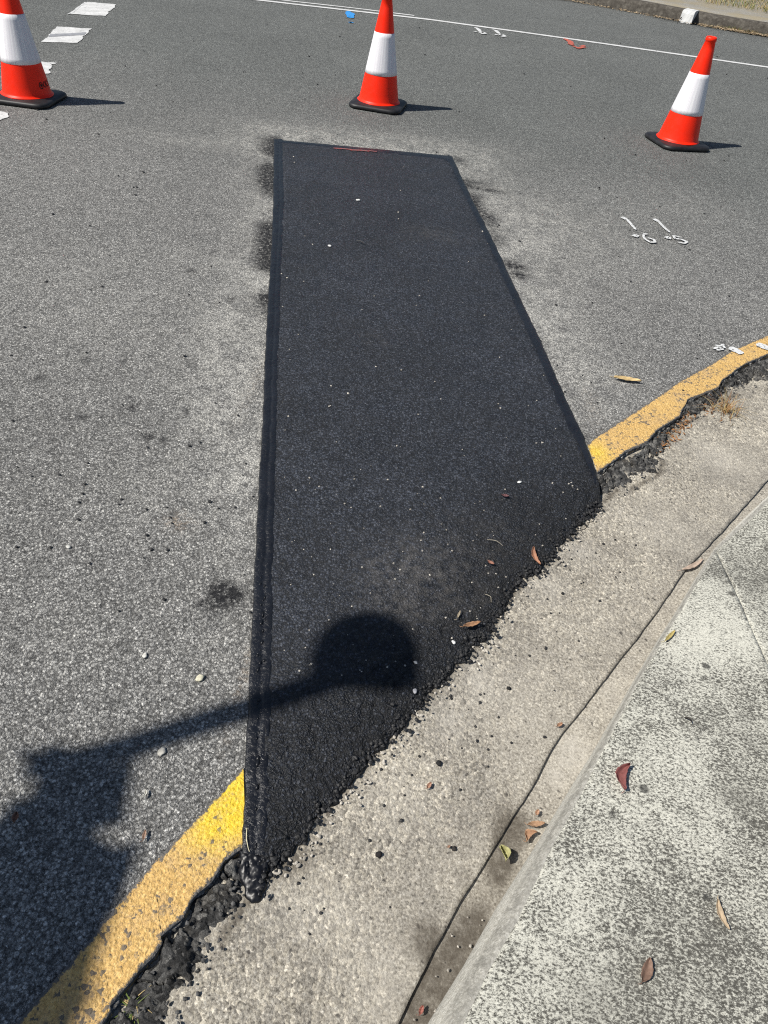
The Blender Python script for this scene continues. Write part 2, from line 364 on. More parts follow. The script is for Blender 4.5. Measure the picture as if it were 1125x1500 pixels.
M = dict(road=asphalt_old(), patch=asphalt_new(), broken=asphalt_broken(), gutter=concrete_gutter(), path=concrete_path(), kerb=concrete_kerb(),
         yellow=yellow_paint(), white=white_paint('white_line_paint', 0.64), block=white_paint('worn_white_block_paint', 0.57),
         tape=tape_mat(), spray=spray_paint('white_spray_chalk', (0.62, 0.63, 0.63), 0.52), red=spray_paint('red_spray_paint', (0.55, 0.10, 0.06), 0.48),
         blue=spray_paint('blue_spray_paint', (0.03, 0.28, 0.70), 0.52),
         orange=shell_mat('orange_cone_plastic', (0.98, 0.024, 0.003), 0.36), rubber=simple('black_cone_rubber', (0.016, 0.016, 0.018), 0.5, 0.4, 0.4, 25, 0.15),
         red2=spray_paint('thin_red_spray_on_black', (0.30, 0.06, 0.06), 0.47),
         ink=simple('black_ink', (0.02, 0.012, 0.012), 0.6),
         soil=simple('dark_soil', (0.05, 0.042, 0.033), 0.95, 0.1, 0.5, 30, 0.5))

# ------------------------------------------------------------------ the lines of the corner, read off the photograph
E_left = [(258, 1500), (287, 1446), (299, 1416), (325, 1375), (358, 1326)]
E_patch = [(374, 1312), (394, 1270), (439, 1240), (451, 1218), (484, 1177), (541, 1112), (582, 1071), (643, 999), (684, 956), (716, 933), (727, 901), (755, 870),
           (765, 846), (793, 834), (816, 807), (818, 795), (850, 768), (866, 754), (881, 738)]
E_right = [(890, 731), (899, 719), (916, 720), (933, 713), (967, 692), (972, 670), (957, 656), (982, 639), (1001, 621), (1041, 600), (1053, 587), (1071, 581), (1096, 572), (1125, 572)]
Y_left_in = [(149, 1500), (194, 1434), (228, 1401), (239, 1371), (265, 1349), (276, 1322), (312, 1293), (328, 1263), (357, 1243)]
Y_left_out = [(26, 1500), (93, 1423), (142, 1367), (179, 1319), (224, 1266.5), (261, 1229), (299, 1188), (328, 1158), (357, 1123)]
Y_right_in = [(876, 694), (895, 680), (915, 664), (949, 649), (961, 633), (995, 612), (1007, 587), (1030, 578), (1050, 570.5), (1056, 560), (1090, 535), (1125, 520)]
Y_right_out = [(860, 653), (875, 640), (909, 618), (952, 590), (995, 560), (1041, 535), (1074, 514), (1125, 492)]
B_px = [(585, 1497), (625, 1412), (665.5, 1336), (721, 1246), (781, 1150), (812, 1090), (860, 1030), (909, 965), (961, 898), (1004, 834), (1050, 787), (1105, 725.5), (1125, 702)]
C_px = [(628, 1497), (680.5, 1412), (726, 1331), (786, 1236), (838, 1150), (872, 1095), (928, 997), (963, 938), (991, 894), (1019, 846), (1046, 804), (1085, 764), (1125, 726)]
D_px = [(680, 1497), (716, 1422), (758, 1349), (806, 1246), (850, 1166), (884, 1097), (936, 997), (971, 938), (998, 894), (1025, 847), (1049, 807), (1090, 770), (1125, 736)]
Z_E, Z_B, Z_C = -0.014, -0.044, -0.051
D_z = [0.060, 0.058, 0.055, 0.050, 0.043, 0.036, 0.022, 0.010, 0.0, -0.014, -0.034, -0.040, -0.042]

def arc_path(p, h0, h1, L, n):
    """points and headings of a path leaving p, turning from heading h0 to h1 (deg from +X) over length L"""
    h = np.radians(np.linspace(h0, h1, n)); s = L / (n - 1); P = [np.array(p[:2], float)]
    for k in range(1, n): P.append(P[-1] + s * np.array([math.cos(h[k]), math.sin(h[k])]))
    return np.array(P), h
Ew = np.vstack([GP(E_left, Z_E), GP(E_patch, Z_E), GP(E_right, Z_E)])
Bw = GP(B_px, Z_B); Cw = GP(C_px, Z_C); Dw = GP(D_px, D_z)
# behind the camera (towards the side street) and on to the right (along the main road)
lowP, lowH = arc_path(Ew[0], -112, -98, 14, 40)
upP1, upH1 = arc_path(Ew[-1], 40, -6, 4.5, 30); upP2, upH2 = arc_path(upP1[-1], -6, -3, 34, 20)
upP = np.vstack([upP1, upP2[1:]]); upH = np.r_[upH1, upH2[1:]]
def extend(L):
    n0 = np.array([-math.sin(lowH[0]), math.cos(lowH[0])]); o0 = (L[0][:2] - Ew[0][:2]) @ n0
    lo = lowP + np.stack([-np.sin(lowH), np.cos(lowH)], 1) * o0
    keep = (lo - L[0][:2]) @ np.array([math.cos(lowH[0]), math.sin(lowH[0])]) > 0.05
    lo = np.c_[lo, np.full(len(lo), L[0][2])][keep][::-1]
    n1 = np.array([-math.sin(upH[0]), math.cos(upH[0])]); o1 = (L[-1][:2] - Ew[-1][:2]) @ n1
    up = upP + np.stack([-np.sin(upH), np.cos(upH)], 1) * o1
    keep = (up - L[-1][:2]) @ np.array([math.cos(upH[0]), math.sin(upH[0])]) > 0.05
    zu = L[-1][2] + (0.14 if L is Dw else 0.0) * np.clip((np.arange(len(up)) - 14) / 12, 0, 1)
    up = np.c_[up, zu][keep]
    return np.vstack([lo, L, up]), len(lo)
E_all, e0 = extend(Ew); B_all, b0 = extend(Bw); C_all, c0 = extend(Cw); D_all, d0 = extend(Dw)

# inner end of the old road: under the patch it stops short of the ragged lip
n_p = len(E_patch); pw = GP(E_patch, 0)
tt = np.gradient(pw[:, :2], axis=0); tt /= np.linalg.norm(tt, axis=1)[:, None]
under = pw[3:-2].copy(); under[:, 0] += -tt[3:-2, 1] * 0.10; under[:, 1] += tt[3:-2, 0] * 0.10
road_edge = np.vstack([np.c_[E_all[:e0, :2] + np.array([-0.10, 0.02]), np.zeros(e0)], jag(GP(Y_left_in), 0.009, 60, 3), under,
                       jag(GP(Y_right_in), 0.012, 60, 5), np.c_[E_all[e0 + len(Ew) + 1:, :2] + np.array([-0.03, 0.10]), np.zeros(len(E_all) - e0 - len(Ew) - 1)]])
# far kerb, opposite the corner
far_px = [(830, 0), (942, 21), (994, 31), (1039, 39), (1125, 53.5)]
fw = GP(far_px)[:, :2]
dirL = (fw[0] - fw[1]) / np.linalg.norm(fw[0] - fw[1]); dirL = np.array([-0.97, 0.20]); dirR = np.array([0.985, -0.13])
far_line = np.vstack([[fw[0] + dirL * t for t in (60, 30, 15, 6, 2)], fw, [fw[-1] + dirR / np.linalg.norm(dirR) * t for t in (2, 6, 15, 34)]])
# the other side of the side street
left_pts = np.array([(-45, 7.6), (-20, 5.6), (-12, 4.8), (-10.2, 4.2), (-9.1, 3.0), (-8.6, 1.2), (-8.7, -2), (-9.2, -6), (-10.0, -14.5)])
road_poly = np.vstack([road_edge[:, :2], far_line[::-1], left_pts])

# ------------------------------------------------------------------ where dust, bitumen and rust marks lie on the road
def blobs(V, lst):
    s = np.zeros(len(V))
    for (px, py, rx, ry, a) in lst:
        c = G(px, py); d = V - c[:2]; s += a * np.exp(-((d[:, 0] / rx) ** 2 + (d[:, 1] / ry) ** 2))
    return s
tapeL_out = [(401, 206), (400, 300), (396, 390), (390, 479), (384, 620), (378.5, 720), (374, 810), (368, 924), (360, 1118), (355, 1200), (353, 1252)]
tapeL_in = [(414, 206), (417, 290), (414, 375), (409, 505), (405, 636), (404, 700), (401, 810), (399, 924), (396, 1118), (392, 1200), (388, 1256)]
tapeR_out = [(657, 228), (662, 230), (690, 290), (715.6, 340), (753, 418.6), (790, 497), (817.6, 560), (834.4, 598.4), (853.6, 640), (866.4, 675), (874.4, 699), (875, 708)]
tapeR_in = [(650, 236), (657, 240), (680, 290), (705, 340), (741, 421.6), (771.5, 491), (801, 560), (818, 602), (841, 650), (858, 693), (866, 714)]
tl_w, tr_w = GP(tapeL_out)[:, :2], GP(tapeR_out)[:, :2]; tt_w = GP([(401, 207), (662, 230)])[:, :2]
def f_dust(V):
    dl, sl_ = seg_dist(V, tl_w); dr, _ = seg_dist(V, tr_w); dt, _ = seg_dist(V, tt_w)
    w = 0.55 + 0.9 * fbm(V[:, 0], V[:, 1], 1.7, 3, 4)
    lo = np.clip((V[:, 1] - 0.9) / 0.9, 0.15, 1)
    s = 0.85 * lo * np.exp(-(dl / (0.15 * w)) ** 2) + 0.6 * lo * np.exp(-(dr / (0.22 * w)) ** 2) + 0.85 * np.exp(-(dt / (0.26 * w)) ** 2)
    s += blobs(V, [(350, 570, .14, .40, 1.0), (345, 480, .16, .35, .8), (355, 660, .10, .2, .6), (330, 385, .25, .1, .5), (300, 210, .6, .12, .45), (440, 195, .6, .18, .5), (620, 210, .7, .2, .35), (760, 320, .35, .5, .5), (850, 350, .5, .5, .45),
                   (800, 450, .3, .5, .45), (990, 300, .5, .3, .2), (250, 720, .3, .2, .3), (110, 930, .2, .14, .22), (60, 420, .7, .4, .22), (250, 480, .5, .5, .18), (330, 950, .1, .1, .3), (860, 560, .25, .25, .3)])
    return np.clip(s, 0, 1)
def f_tar(V):
    s = blobs(V, [(392, 250, .06, .25, .7), (698, 268, .12, .06, .5), (715, 278, .12, .025, .8), (748, 388, .06, .06, .8), (760, 403, .05, .04, .9), (775, 393, .07, .012, .9),
                  (322, 874, .03, .05, .95), (345, 872, .03, .03, .95), (318, 862, .014, .02, .9), (296, 885, .008, .01, 1.0), (845, 640, .05, .05, .6), (720, 320, .05, .1, .5)])
    dl, _ = seg_dist(V, tl_w[:4]); dr, _ = seg_dist(V, tr_w[1:5]); n_ = np.clip((fbm(V[:, 0] * .6, V[:, 1], 5, 4, 61) - .40) * 5, 0, 1.2)
    s = s + n_ * (0.95 * np.exp(-(dl / .075) ** 2) + 0.75 * np.exp(-(dr / .06) ** 2))
    for (px, py, r) in [(57, 554, .028), (182, 530, .024), (122, 527, .022), (193, 598, .03), (217, 639, .036), (240, 644, .022), (120, 612, .026), (95, 615, .016), (190, 583, .018), (273, 602, .02), (338, 439, .03), (280, 397, .03), (165, 408, .02), (310, 370, .02), (800, 300, .02), (836, 580, .02)]:
        s += blobs(V, [(px, py, r * .55, r * .75, .75)])
    return np.clip(s, 0, 1)
def f_rust(V):
    return np.clip(blobs(V, [(262, 764, .035, .03, 1.0), (362, 975, .01, .2, .7), (372, 560, .02, .25, .3), (868, 600, .03, .15, .35)]), 0, 1)

def f_newer(V):
    k = np.clip((V[:, 1] + 0.25 * V[:, 0] + 1.4 * (fbm(V[:, 0], V[:, 1], .8, 3, 14) - .5) - 3.4) / 3.4, 0, 1); return k * k * (3 - 2 * k)
road_pts = np.vstack([polar_points(0.0062, 0.30, 5, -75, 75, .5), polar_points(0.014, 5, 22, -80, 80, .4), polar_points(0.12, 0.5, 30, 80, 280, .2)])
road = region('road', road_poly, road_pts, lambda V: 0.0015 * (fbm(V[:, 0], V[:, 1], 6, 3, 9) - .5), M['road'], dict(dust=f_dust, tar=f_tar, rust=f_rust, newer=f_newer), skirt=0.06)
tag(road, 'weathered grey asphalt road with pale dust around the fresh patch', kind='structure')

# ------------------------------------------------------------------ ground, gutter, channel, kerb, footpath
gm = NT('dry_ground', 0.95, 0.1)
gm.col(gm.mix(gm.ramp(gm.noise(3, 6, .7), [(0.4, 0.0), (0.6, 1.0)]), gm.ramp(gm.noise(60, 5, .8), [(0.3, (0.10, 0.085, 0.05)), (0.7, (0.27, 0.23, 0.14))]), gm.ramp(gm.noise(40, 5, .8), [(0.3, (0.05, 0.065, 0.02)), (0.7, (0.13, 0.14, 0.05))])))
gm.bump(gm.noise(35, 6, .7), 0.8, 0.02); M['ground'] = gm.m
ground = link('ground', mesh_of('ground', [(-400, -400, -.30), (400, -400, -.30), (400, 400, -.30), (-400, 400, -.30)], [(0, 1, 2, 3)]), M['ground'])
tag(ground, 'dry grassy ground reaching out beyond the streets', kind='structure')

def z_gutter(V):
    dE, _ = seg_dist(V, E_all); dB, _ = seg_dist(V, B_all); t = dE / (dE + dB + 1e-9)
    ins = inside(V, gut_core) | (dB < 0.01); t = np.where(ins, t, 0.0)
    return Z_E + (Z_B - Z_E) * t + 0.004 * (fbm(V[:, 0], V[:, 1], 9, 3, 21) - .5)
gut_core = np.vstack([E_all[:, :2], B_all[::-1, :2]])
te = np.gradient(E_all[:, :2], axis=0); te /= np.linalg.norm(te, axis=1)[:, None]
E_under = resample(np.c_[Bw[:, :2], Bw[:, 2]], n=14)
# the concrete runs on under the asphalt lip: offset the joint line by the gutter width
def offset(L, o):
    t = np.gradient(L[:, :2], axis=0); t /= np.linalg.norm(t, axis=1)[:, None]
    return np.c_[L[:, 0] - t[:, 1] * o, L[:, 1] + t[:, 0] * o]
gut_out = offset(resample(B_all[:, :3], 0.12), 0.52)
B_edge = resample(B_all, 0.03); B_edge = jag(B_edge, 0.0022, 30, 11, 0.012)
gut_poly = np.vstack([gut_out, B_edge[::-1, :2]])
def f_worn(V):
    dB, _ = seg_dist(V, B_all); return np.clip(0.45 + 0.8 * (dB / 0.35) + (fbm(V[:, 0], V[:, 1], 5, 3, 2) - .5), 0.2, 1)
def f_damp_g(V):
    s = blobs(V, [(632, 1368, .030, .030, 1.5), (645, 1385, .022, .028, 1.3), (748, 1192, .022, .04, 1.2), (735, 1225, .015, .04, 1.0), (690, 1300, .012, .06, .5), (600, 1490, .02, .05, .4)])
    dE, _ = seg_dist(V, E_all); s += 0.9 * np.exp(-(dE / 0.012) ** 2) * (fbm(V[:, 0], V[:, 1], 14, 3, 8) > .42)
    s += blobs(V, [(410, 1262, .05, .03, .8), (440, 1248, .03, .03, .5), (610, 540 + 500, .01, .01, 0)])
    return np.clip(s, 0, 1)
def f_pale_g(V):
    return np.clip(blobs(V, [(470, 1330, .1, .06, .35), (590, 1160, .08, .10, .3), (660, 1050, .05, .06, .5), (700, 990, .04, .05, .5), (800, 850, .05, .06, .5), (850, 800, .05, .05, .5), (1050, 660, .1, .1, .5), (560, 1440, .07, .08, .35),
                              (740, 1000, .12, .12, .2), (960, 760, .1, .1, .25)]), 0, 1)
gut_pts = np.vstack([polar_points(0.0040, 0.2, 3.6, -80, 80), polar_points(0.03, 3.6, 14, -90, 100), polar_points(0.06, 0.3, 12, 80, 280)])
gutter = region('gutter', gut_poly, gut_pts, z_gutter, M['gutter'], dict(worn=f_worn, damp=f_damp_g, pale=f_pale_g), skirt=0.10)
tag(gutter, 'wide concrete gutter slab with exposed aggregate beside the asphalt', kind='structure')

# channel strip between the gutter joint and the kerb foot
nrow = 420
def eq(L, n=nrow): 
    # resample finely in view, coarse outside
    return resample(L, n=n)
def along(L, ref0, m):
    """in-view part resampled with n points, the rest coarser"""
    a, b = ref0, ref0 + m
    return np.vstack([resample(L[:a + 1], n=25)[:-1] if a > 0 else np.zeros((0, 3)), resample(L[a:b], n=360), resample(L[b - 1:], n=50)[1:]])
Bs, Cs, Ds = along(B_all, b0, len(Bw)), along(C_all, c0, len(Cw)), along(D_all, d0, len(Dw))
rows = []; NB = 14
t_h = Cs[:, :2] - Bs[:, :2]; t_h /= np.linalg.norm(t_h, axis=1)[:, None]
B_gap = Bs.copy(); B_gap[:, :2] -= t_h * 0.03; B_gap[:, 2] = Z_C - 0.001
low = B_gap.copy(); low[:, 2] -= 0.08; rows.append(low)
for k in range(NB + 1):
    r = B_gap * (1 - k / NB) + Cs * (k / NB); r = r.copy(); r[:, 2] += 0.003 * (fbm(r[:, 0], r[:, 1], 12, 3, 31) - .5); rows.append(r)
Va = np.vstack(rows)[:, :2]
def f_damp_c(V):
    s = blobs(V, [(765, 1195, .03, .04, 1.3), (748, 1235, .03, .04, 1.1), (735, 1270, .03, .05, .9), (705, 1340, .035, .05, 1.2), (680, 1385, .04, .05, 1.3), (650, 1440, .045, .06, 1.4), (615, 1490, .05, .06, 1.5)]); return np.clip(s, 0, 1)
def f_pale_c(V): return np.clip(blobs(V, [(850, 1085, .05, .06, .7), (825, 1120, .03, .04, .5), (910, 1000, .04, .06, .3)]), 0, 1)
ch = sweep('gutter_channel', rows, M['gutter'], dict(worn=np.full(len(Va), .25), damp=f_damp_c(Va), pale=f_pale_c(Va)))
tag(ch, 'narrow concrete channel at the foot of the kerb, stained with damp silt', kind='structure')

# kerb: battered face with a rounded nose
rows = []; acr = []; NK = 16
low = Cs.copy(); low[:, 2] -= 0.06; low[:, :2] += (Ds - Cs)[:, :2] * 0.02
prof = []
for k in range(NK + 1):
    u = k / NK
    hz = u ** 1.35 * 0.9 + 0.1 * u; vt = math.sin(u * math.pi / 2) ** 0.9          # steep first, then over the nose
    r = Cs.copy(); r[:, :2] = Cs[:, :2] + (Ds - Cs)[:, :2] * hz; r[:, 2] = Cs[:, 2] + (Ds - Cs)[:, 2] * vt
    r[:, 2] += 0.0025 * (fbm(r[:, 0] + 3 * r[:, 2], r[:, 1], 22, 3, 41) - .5) * math.sin(u * math.pi); rows.append(r); acr.append(np.full(len(r), u))
rows = [low] + rows; acr = [np.zeros(len(low))] + acr
kerb = sweep('kerb', rows, M['kerb'], dict(across=np.concatenate(acr)))
tag(kerb, 'low pale concrete kerb with rounded nose running down to the ramp', kind='structure')

# footpath: two slabs that meet at a joint
D_xy = Ds[:, :2]
def z_path(V):
    d, s = seg_dist(V, Ds); sl_ = np.r_[0, np.cumsum(np.linalg.norm(np.diff(Ds[:, :2], axis=0), axis=1))]
    return np.interp(s, sl_, Ds[:, 2]) + 0.028 * np.minimum(d, 4) + 0.002 * (fbm(V[:, 0], V[:, 1], 7, 3, 13) - .5) * np.clip(d / 0.03, 0, 1)
j0 = int(np.argmin(np.linalg.norm(Ds[:, :2] - G(1049, 807, -0.034)[:2], axis=1)))
jdir = G(1125, 985, 0.0)[:2] - Ds[j0, :2]; jdir /= np.linalg.norm(jdir); jn = np.array([-jdir[1], jdir[0]])
out_lo = offset(resample(D_all[:d0 + 4], n=30), -5.0); out_hi = offset(resample(D_all[d0 + 9:], n=40), -5.0)
J = np.array([Ds[j0, :2] + jdir * t for t in np.linspace(0, 5.0, 60)])
J = jag(np.c_[J, np.zeros(len(J))], 0.002, 20, 17, 0.02)[:, :2]
base_path = tag(link('footpath', mesh_of('footpath', [(p[0], p[1], -0.12) for p in (D_xy[0], out_lo[0], J[-1], out_hi[-1], D_xy[-1])], [(0, 1, 2)]), M['soil']), 'mottled concrete footpath slabs stained dark by lichen', kind='structure')
A_poly = np.vstack([D_xy[:j0 + 1], J[1:] - jn * 0 + 0, out_lo[::-1]])
B_poly = np.vstack([D_xy[j0 + 1:], out_hi[::-1], (J[::-1] + (jn if jn @ np.array([0.3, 1.0]) > 0 else -jn) * 0.003)])
f_clean = lambda V: np.clip(blobs(V, [(1050, 900, .12, .15, 1.0), (900, 1120, .2, .15, .45), (820, 1330, .08, .1, .5), (1000, 1250, .2, .2, .1), (1000, 960, .08, .1, .7), (760, 1440, .12, .1, .4)]), 0, 1)
f_dampp = lambda V: np.clip(blobs(V, [(1075, 1180, .05, .05, .8), (1000, 1400, .12, .1, .4), (920, 1480, .1, .1, .35), (1100, 830, .2, .12, .55), (880, 1020, .05, .06, .6), (1090, 1080, .06, .08, .4), (860, 1480, .1, .05, .5)]), 0, 1)
pp = np.vstack([polar_points(0.0052, 0.15, 3.0, 0, 110), polar_points(0.06, 3.0, 12, 0, 140), polar_points(0.08, 0.15, 14, 100, 300)])
for nm, pl in (('slab', A_poly), ('slab', B_poly)):
    region(nm, pl, pp, z_path, M['path'], dict(clean=f_clean, damp=f_dampp), skirt=0.05, parent=base_path)

# ------------------------------------------------------------------ the fresh patch and its sealing tape
ragged = jag(GP(E_patch, 0), 0.017, 42, 23, 0.004)[:, :2]
patch_poly = np.vstack([GP([(374, 1290)])[:, :2], ragged[4:], GP([(876, 712), (872, 702)])[:, :2], resample(GP(tapeR_in), n=60)[::-1, :2] + np.array([0.012, 0]), GP([(655, 233)])[:, :2], GP([(408, 210)])[:, :2], resample(GP(tapeL_in), n=80)[:, :2] - np.array([0.012, 0])])
def f_coarse(V):
    d, _ = seg_dist(V, E_all); return np.clip(1.15 - d / 0.30 + 0.5 * (fbm(V[:, 0], V[:, 1], 8, 3, 3) - .5), 0, 1)
def z_patch(V):
    d, _ = seg_dist(V, np.c_[ragged, np.zeros(len(ragged))]); k = np.clip(d / 0.055, 0, 1); k = 1 - (1 - k) ** 2
    co = f_coarse(V); lump = (fbm(V[:, 0], V[:, 1], 75, 3, 51) - .45) * (0.0025 + 0.013 * co) + 0.010 * co * (fbm(V[:, 0], V[:, 1], 16, 2, 52) - .5)
    return (-0.011) * (1 - k) + 0.0075 * k + lump * (0.45 + .55 * k)
f_pdust = lambda V: np.clip(blobs(V, [(620, 850, .16, .14, 1.0), (600, 880, .08, .10, .8), (640, 870, .05, .05, .6), (720, 810, .14, .14, .5), (630, 345, .15, .1, .45), (545, 500, .08, .07, .3), (700, 880, .08, .08, .5)]), 0, 1)
pt_pts = np.vstack([polar_points(0.0026, 0.3, 2.0, -60, 60), polar_points(0.0055, 2.0, 6.5, -40, 40)])
patch = region('asphalt_patch', patch_poly, pt_pts, z_patch, M['patch'], dict(dust=f_pdust, coarse=f_coarse), skirt=0.012)
tag(patch, 'fresh black asphalt patch laid across the worn grey road', 'asphalt patch')

def tape(name, out_px, in_px, label, n, ripple, prof):
    O, I = resample(GP(out_px), n=n), resample(GP(in_px), n=n); s = np.r_[0, np.cumsum(np.linalg.norm(np.diff(O, axis=0), axis=1))]
    rows = []; m = len(prof)
    wob = (fbm(s * 22, s * 0, 1, 3, 5) - .5) * 0.010
    for k, (u, h) in enumerate(prof):
        r = O * (1 - u) + I * u; r[:, 0] += wob * (1 if 0 < k < m - 1 else .6)
        r[:, 2] = 0.0085 + h
        if 0 < k < m - 1: r[:, 2] += ripple * (fbm(r[:, 0] * 40, s * 26, 1, 3, 60) - .5)
        rows.append(r)
    lo0 = rows[0].copy(); lo0[:, 2] = -0.004; lo1 = rows[-1].copy(); lo1[:, 2] = -0.004
    return tag(sweep(name, [lo0] + rows + [lo1], M['tape']), label, 'sealing tape', 'bitumen tape sealing the edges of the patch')
tape('sealing_tape', tapeL_out, tapeL_in, 'long wide strip of glossy bitumen tape with beaded seam, ending in wet beads', 760, 0.0030,
     [(0.0, -.005), (.04, -.0015), (.10, .0), (.20, .0004), (.34, .0005), (.46, .0), (.53, -.0016), (.60, .0003), (.70, .0012), (.80, .0008), (.88, .0002), (.95, -.0006), (1.0, -.003)])
tape('sealing_tape', [(407, 206), (470, 211.5), (560, 220), (657, 229)], [(407, 211), (470, 217), (560, 226.5), (654, 236)], 'thin bitumen tape closing the short end of the patch towards the cones', 160, 0.0015,
     [(0.0, -.004), (.15, -.0005), (.5, .0), (.85, -.0005), (1.0, -.003)])
tape('sealing_tape', tapeR_out, tapeR_in, 'flat bitumen tape along the patch side that ends at the faded yellow line', 420, 0.0015,
     [(0.0, -.005), (.08, -.001), (.3, .0), (.5, .0003), (.7, .0), (.92, -.0008), (1.0, -.003)])

# beads of wet bitumen squeezed out beside the long tape
bead_v, bead_f = [], []
def add_blob(V, Fc, c, r, sq=(1, 1, 1), seed=0, sub=1, rot=0.0):
    import bmesh
    bm = bmesh.new(); bmesh.ops.create_icosphere(bm, subdivisions=sub, radius=1.0); o = len(V)
    rs = np.random.default_rng(seed); ca, sa = math.cos(rot), math.sin(rot)
    for v in bm.verts:
        k = 1 + 0.55 * (rs.random() - .5); x, y, z = v.co.x * r * sq[0] * k, v.co.y * r * sq[1] * k, v.co.z * r * sq[2] * k
        V.append((c[0] + x * ca - y * sa, c[1] + x * sa + y * ca, c[2] + z))
    for f in bm.faces: Fc.append([o + v.index for v in f.verts])
    bm.free()
lin = resample(GP([(384, 850), (380, 960), (378, 1100), (377, 1180), (376, 1245)]), n=70)
for i, p in enumerate(lin):
    if random.random() < 0.55: add_blob(bead_v, bead_f, (p[0] + random.uniform(-.006, .013), p[1] + random.uniform(-.006, .006), .0085), random.uniform(.002, .0048), (1, random.uniform(1, 2.6), .5), i)
for i in range(26):
    q = G(random.gauss(376, 11), random.uniform(1225, 1312)); add_blob(bead_v, bead_f, (q[0], q[1], random.uniform(-.006, .003)), random.uniform(.0015, .0055), (1, random.uniform(.7, 2.0), .6), 100 + i, 1)
wet = NT('wet_bitumen', 0.40, 0.4); wet.col((0.006, 0.0065, 0.009)); wet.bump(wet.noise(60, 2, .5), 0.25, 0.006); M['wet'] = wet.m
sm = jag(GP([(352, 1244), (372, 1247), (391, 1250), (392, 1268), (389, 1282), (392, 1294), (384, 1306), (380, 1316), (370, 1318), (360, 1309), (355, 1293), (350, 1276), (352, 1244)]), .005, 60, 33, .003)[:-1, :2]
smc = np.vstack([sm, sm[:1]])
def z_smear(V):
    d, _ = seg_dist(V, np.c_[smc, np.zeros(len(smc))]); k = np.clip(d / .013, 0, 1)
    q = np.clip((V[:, 1] - G(372, 1317)[1]) / (G(372, 1244)[1] - G(372, 1317)[1]), 0, 1)
    return -.014 + .016 * q + .006 * np.sqrt(k * (2 - k)) + .013 * (fbm(V[:, 0], V[:, 1], 70, 3, 44) - .5) * k
gx, gy = np.meshgrid(np.arange(sm[:, 0].min(), sm[:, 0].max(), .0022), np.arange(sm[:, 1].min(), sm[:, 1].max(), .0022))
tag(region('bitumen_smear', sm, np.stack([gx.ravel(), gy.ravel()], 1) + rng.random((gx.size, 2)) * .0006, z_smear, M['wet'], skirt=.02, margin=.001), 'wet black smear of bitumen where the long tape ends on the gutter', 'bitumen')
tag(link('bitumen_beads', mesh_of('bitumen_beads', bead_v, bead_f), M['wet']), 'shiny beads of wet bitumen squeezed out at the foot of the long tape', 'bitumen', kind='stuff')

# ------------------------------------------------------------------ yellow lines and the crumbled lip of the old asphalt
def paint_strip(name, out_px, in_px, mat, z, n, m, label, cat, cleanf, group=None, ext=None):
    O, I = GP(out_px), GP(in_px)
    if ext is not None: O, I = ext(O, I)
    I = resample(I, n=n); O = resample(O, n=n); s = np.arange(n)
    I[:, :2] += (fbm(s * .16, s * 0, 1, 5, 71) - .5)[:, None] * 0.024; O[:, :2] += (fbm(s * .16, s * 0, 1, 4, 77) - .5)[:, None] * 0.008
    rows, ed = [], []
    for k in range(m + 1):
        u = k / m; r = O * (1 - u) + I * u; r[:, 2] = z + 0.0012 * (fbm(r[:, 0], r[:, 1], 90, 2, 81) - .5); rows.append(r); ed.append(np.full(n, abs(2 * u - 1) ** 4))
    lo = rows[-1].copy(); lo[:, 2] -= 0.03; rows.append(lo); ed.append(np.full(n, 0.4))
    V = np.vstack(rows)[:, :2]
    return tag(sweep(name, rows, mat, dict(clean=cleanf(V), edge=np.concatenate(ed))), label, cat, group)
def ext_low(O, I):
    e = []
    for L in (O, I):
        d = (L[0] - L[1]); d /= np.linalg.norm(d); e.append(np.vstack([[L[0] + d * t for t in (1.2, .5)], L]))
    return e
def ext_up(O, I):
    e = []
    for L in (O, I):
        d = L[-1] - L[-2]; d /= np.linalg.norm(d); h = math.atan2(d[1], d[0]); P, _ = arc_path(L[-1], math.degrees(h), 12, 1.8, 10); e.append(np.vstack([L, np.c_[P[1:], np.zeros(9)]]))
    return e
paint_strip('yellow_line', Y_left_out, Y_left_in, M['yellow'], 0.005, 330, 14, 'bright yellow edge line running under the tape by the weedy broken lip', 'road marking',
            lambda V: np.clip(blobs(V, [(345, 1170, .07, .08, 1.3), (310, 1215, .05, .05, .5)]), 0, 1), 'yellow edge lines along the gutter', ext_low)
paint_strip('yellow_line', Y_right_out, Y_right_in, M['yellow'], 0.005, 330, 14, 'faded orange-yellow edge line with white dashes sprayed across it', 'road marking',
            lambda V: np.clip(blobs(V, [(872, 665, .05, .06, .7)]), 0, 1), 'yellow edge lines along the gutter', ext_up)

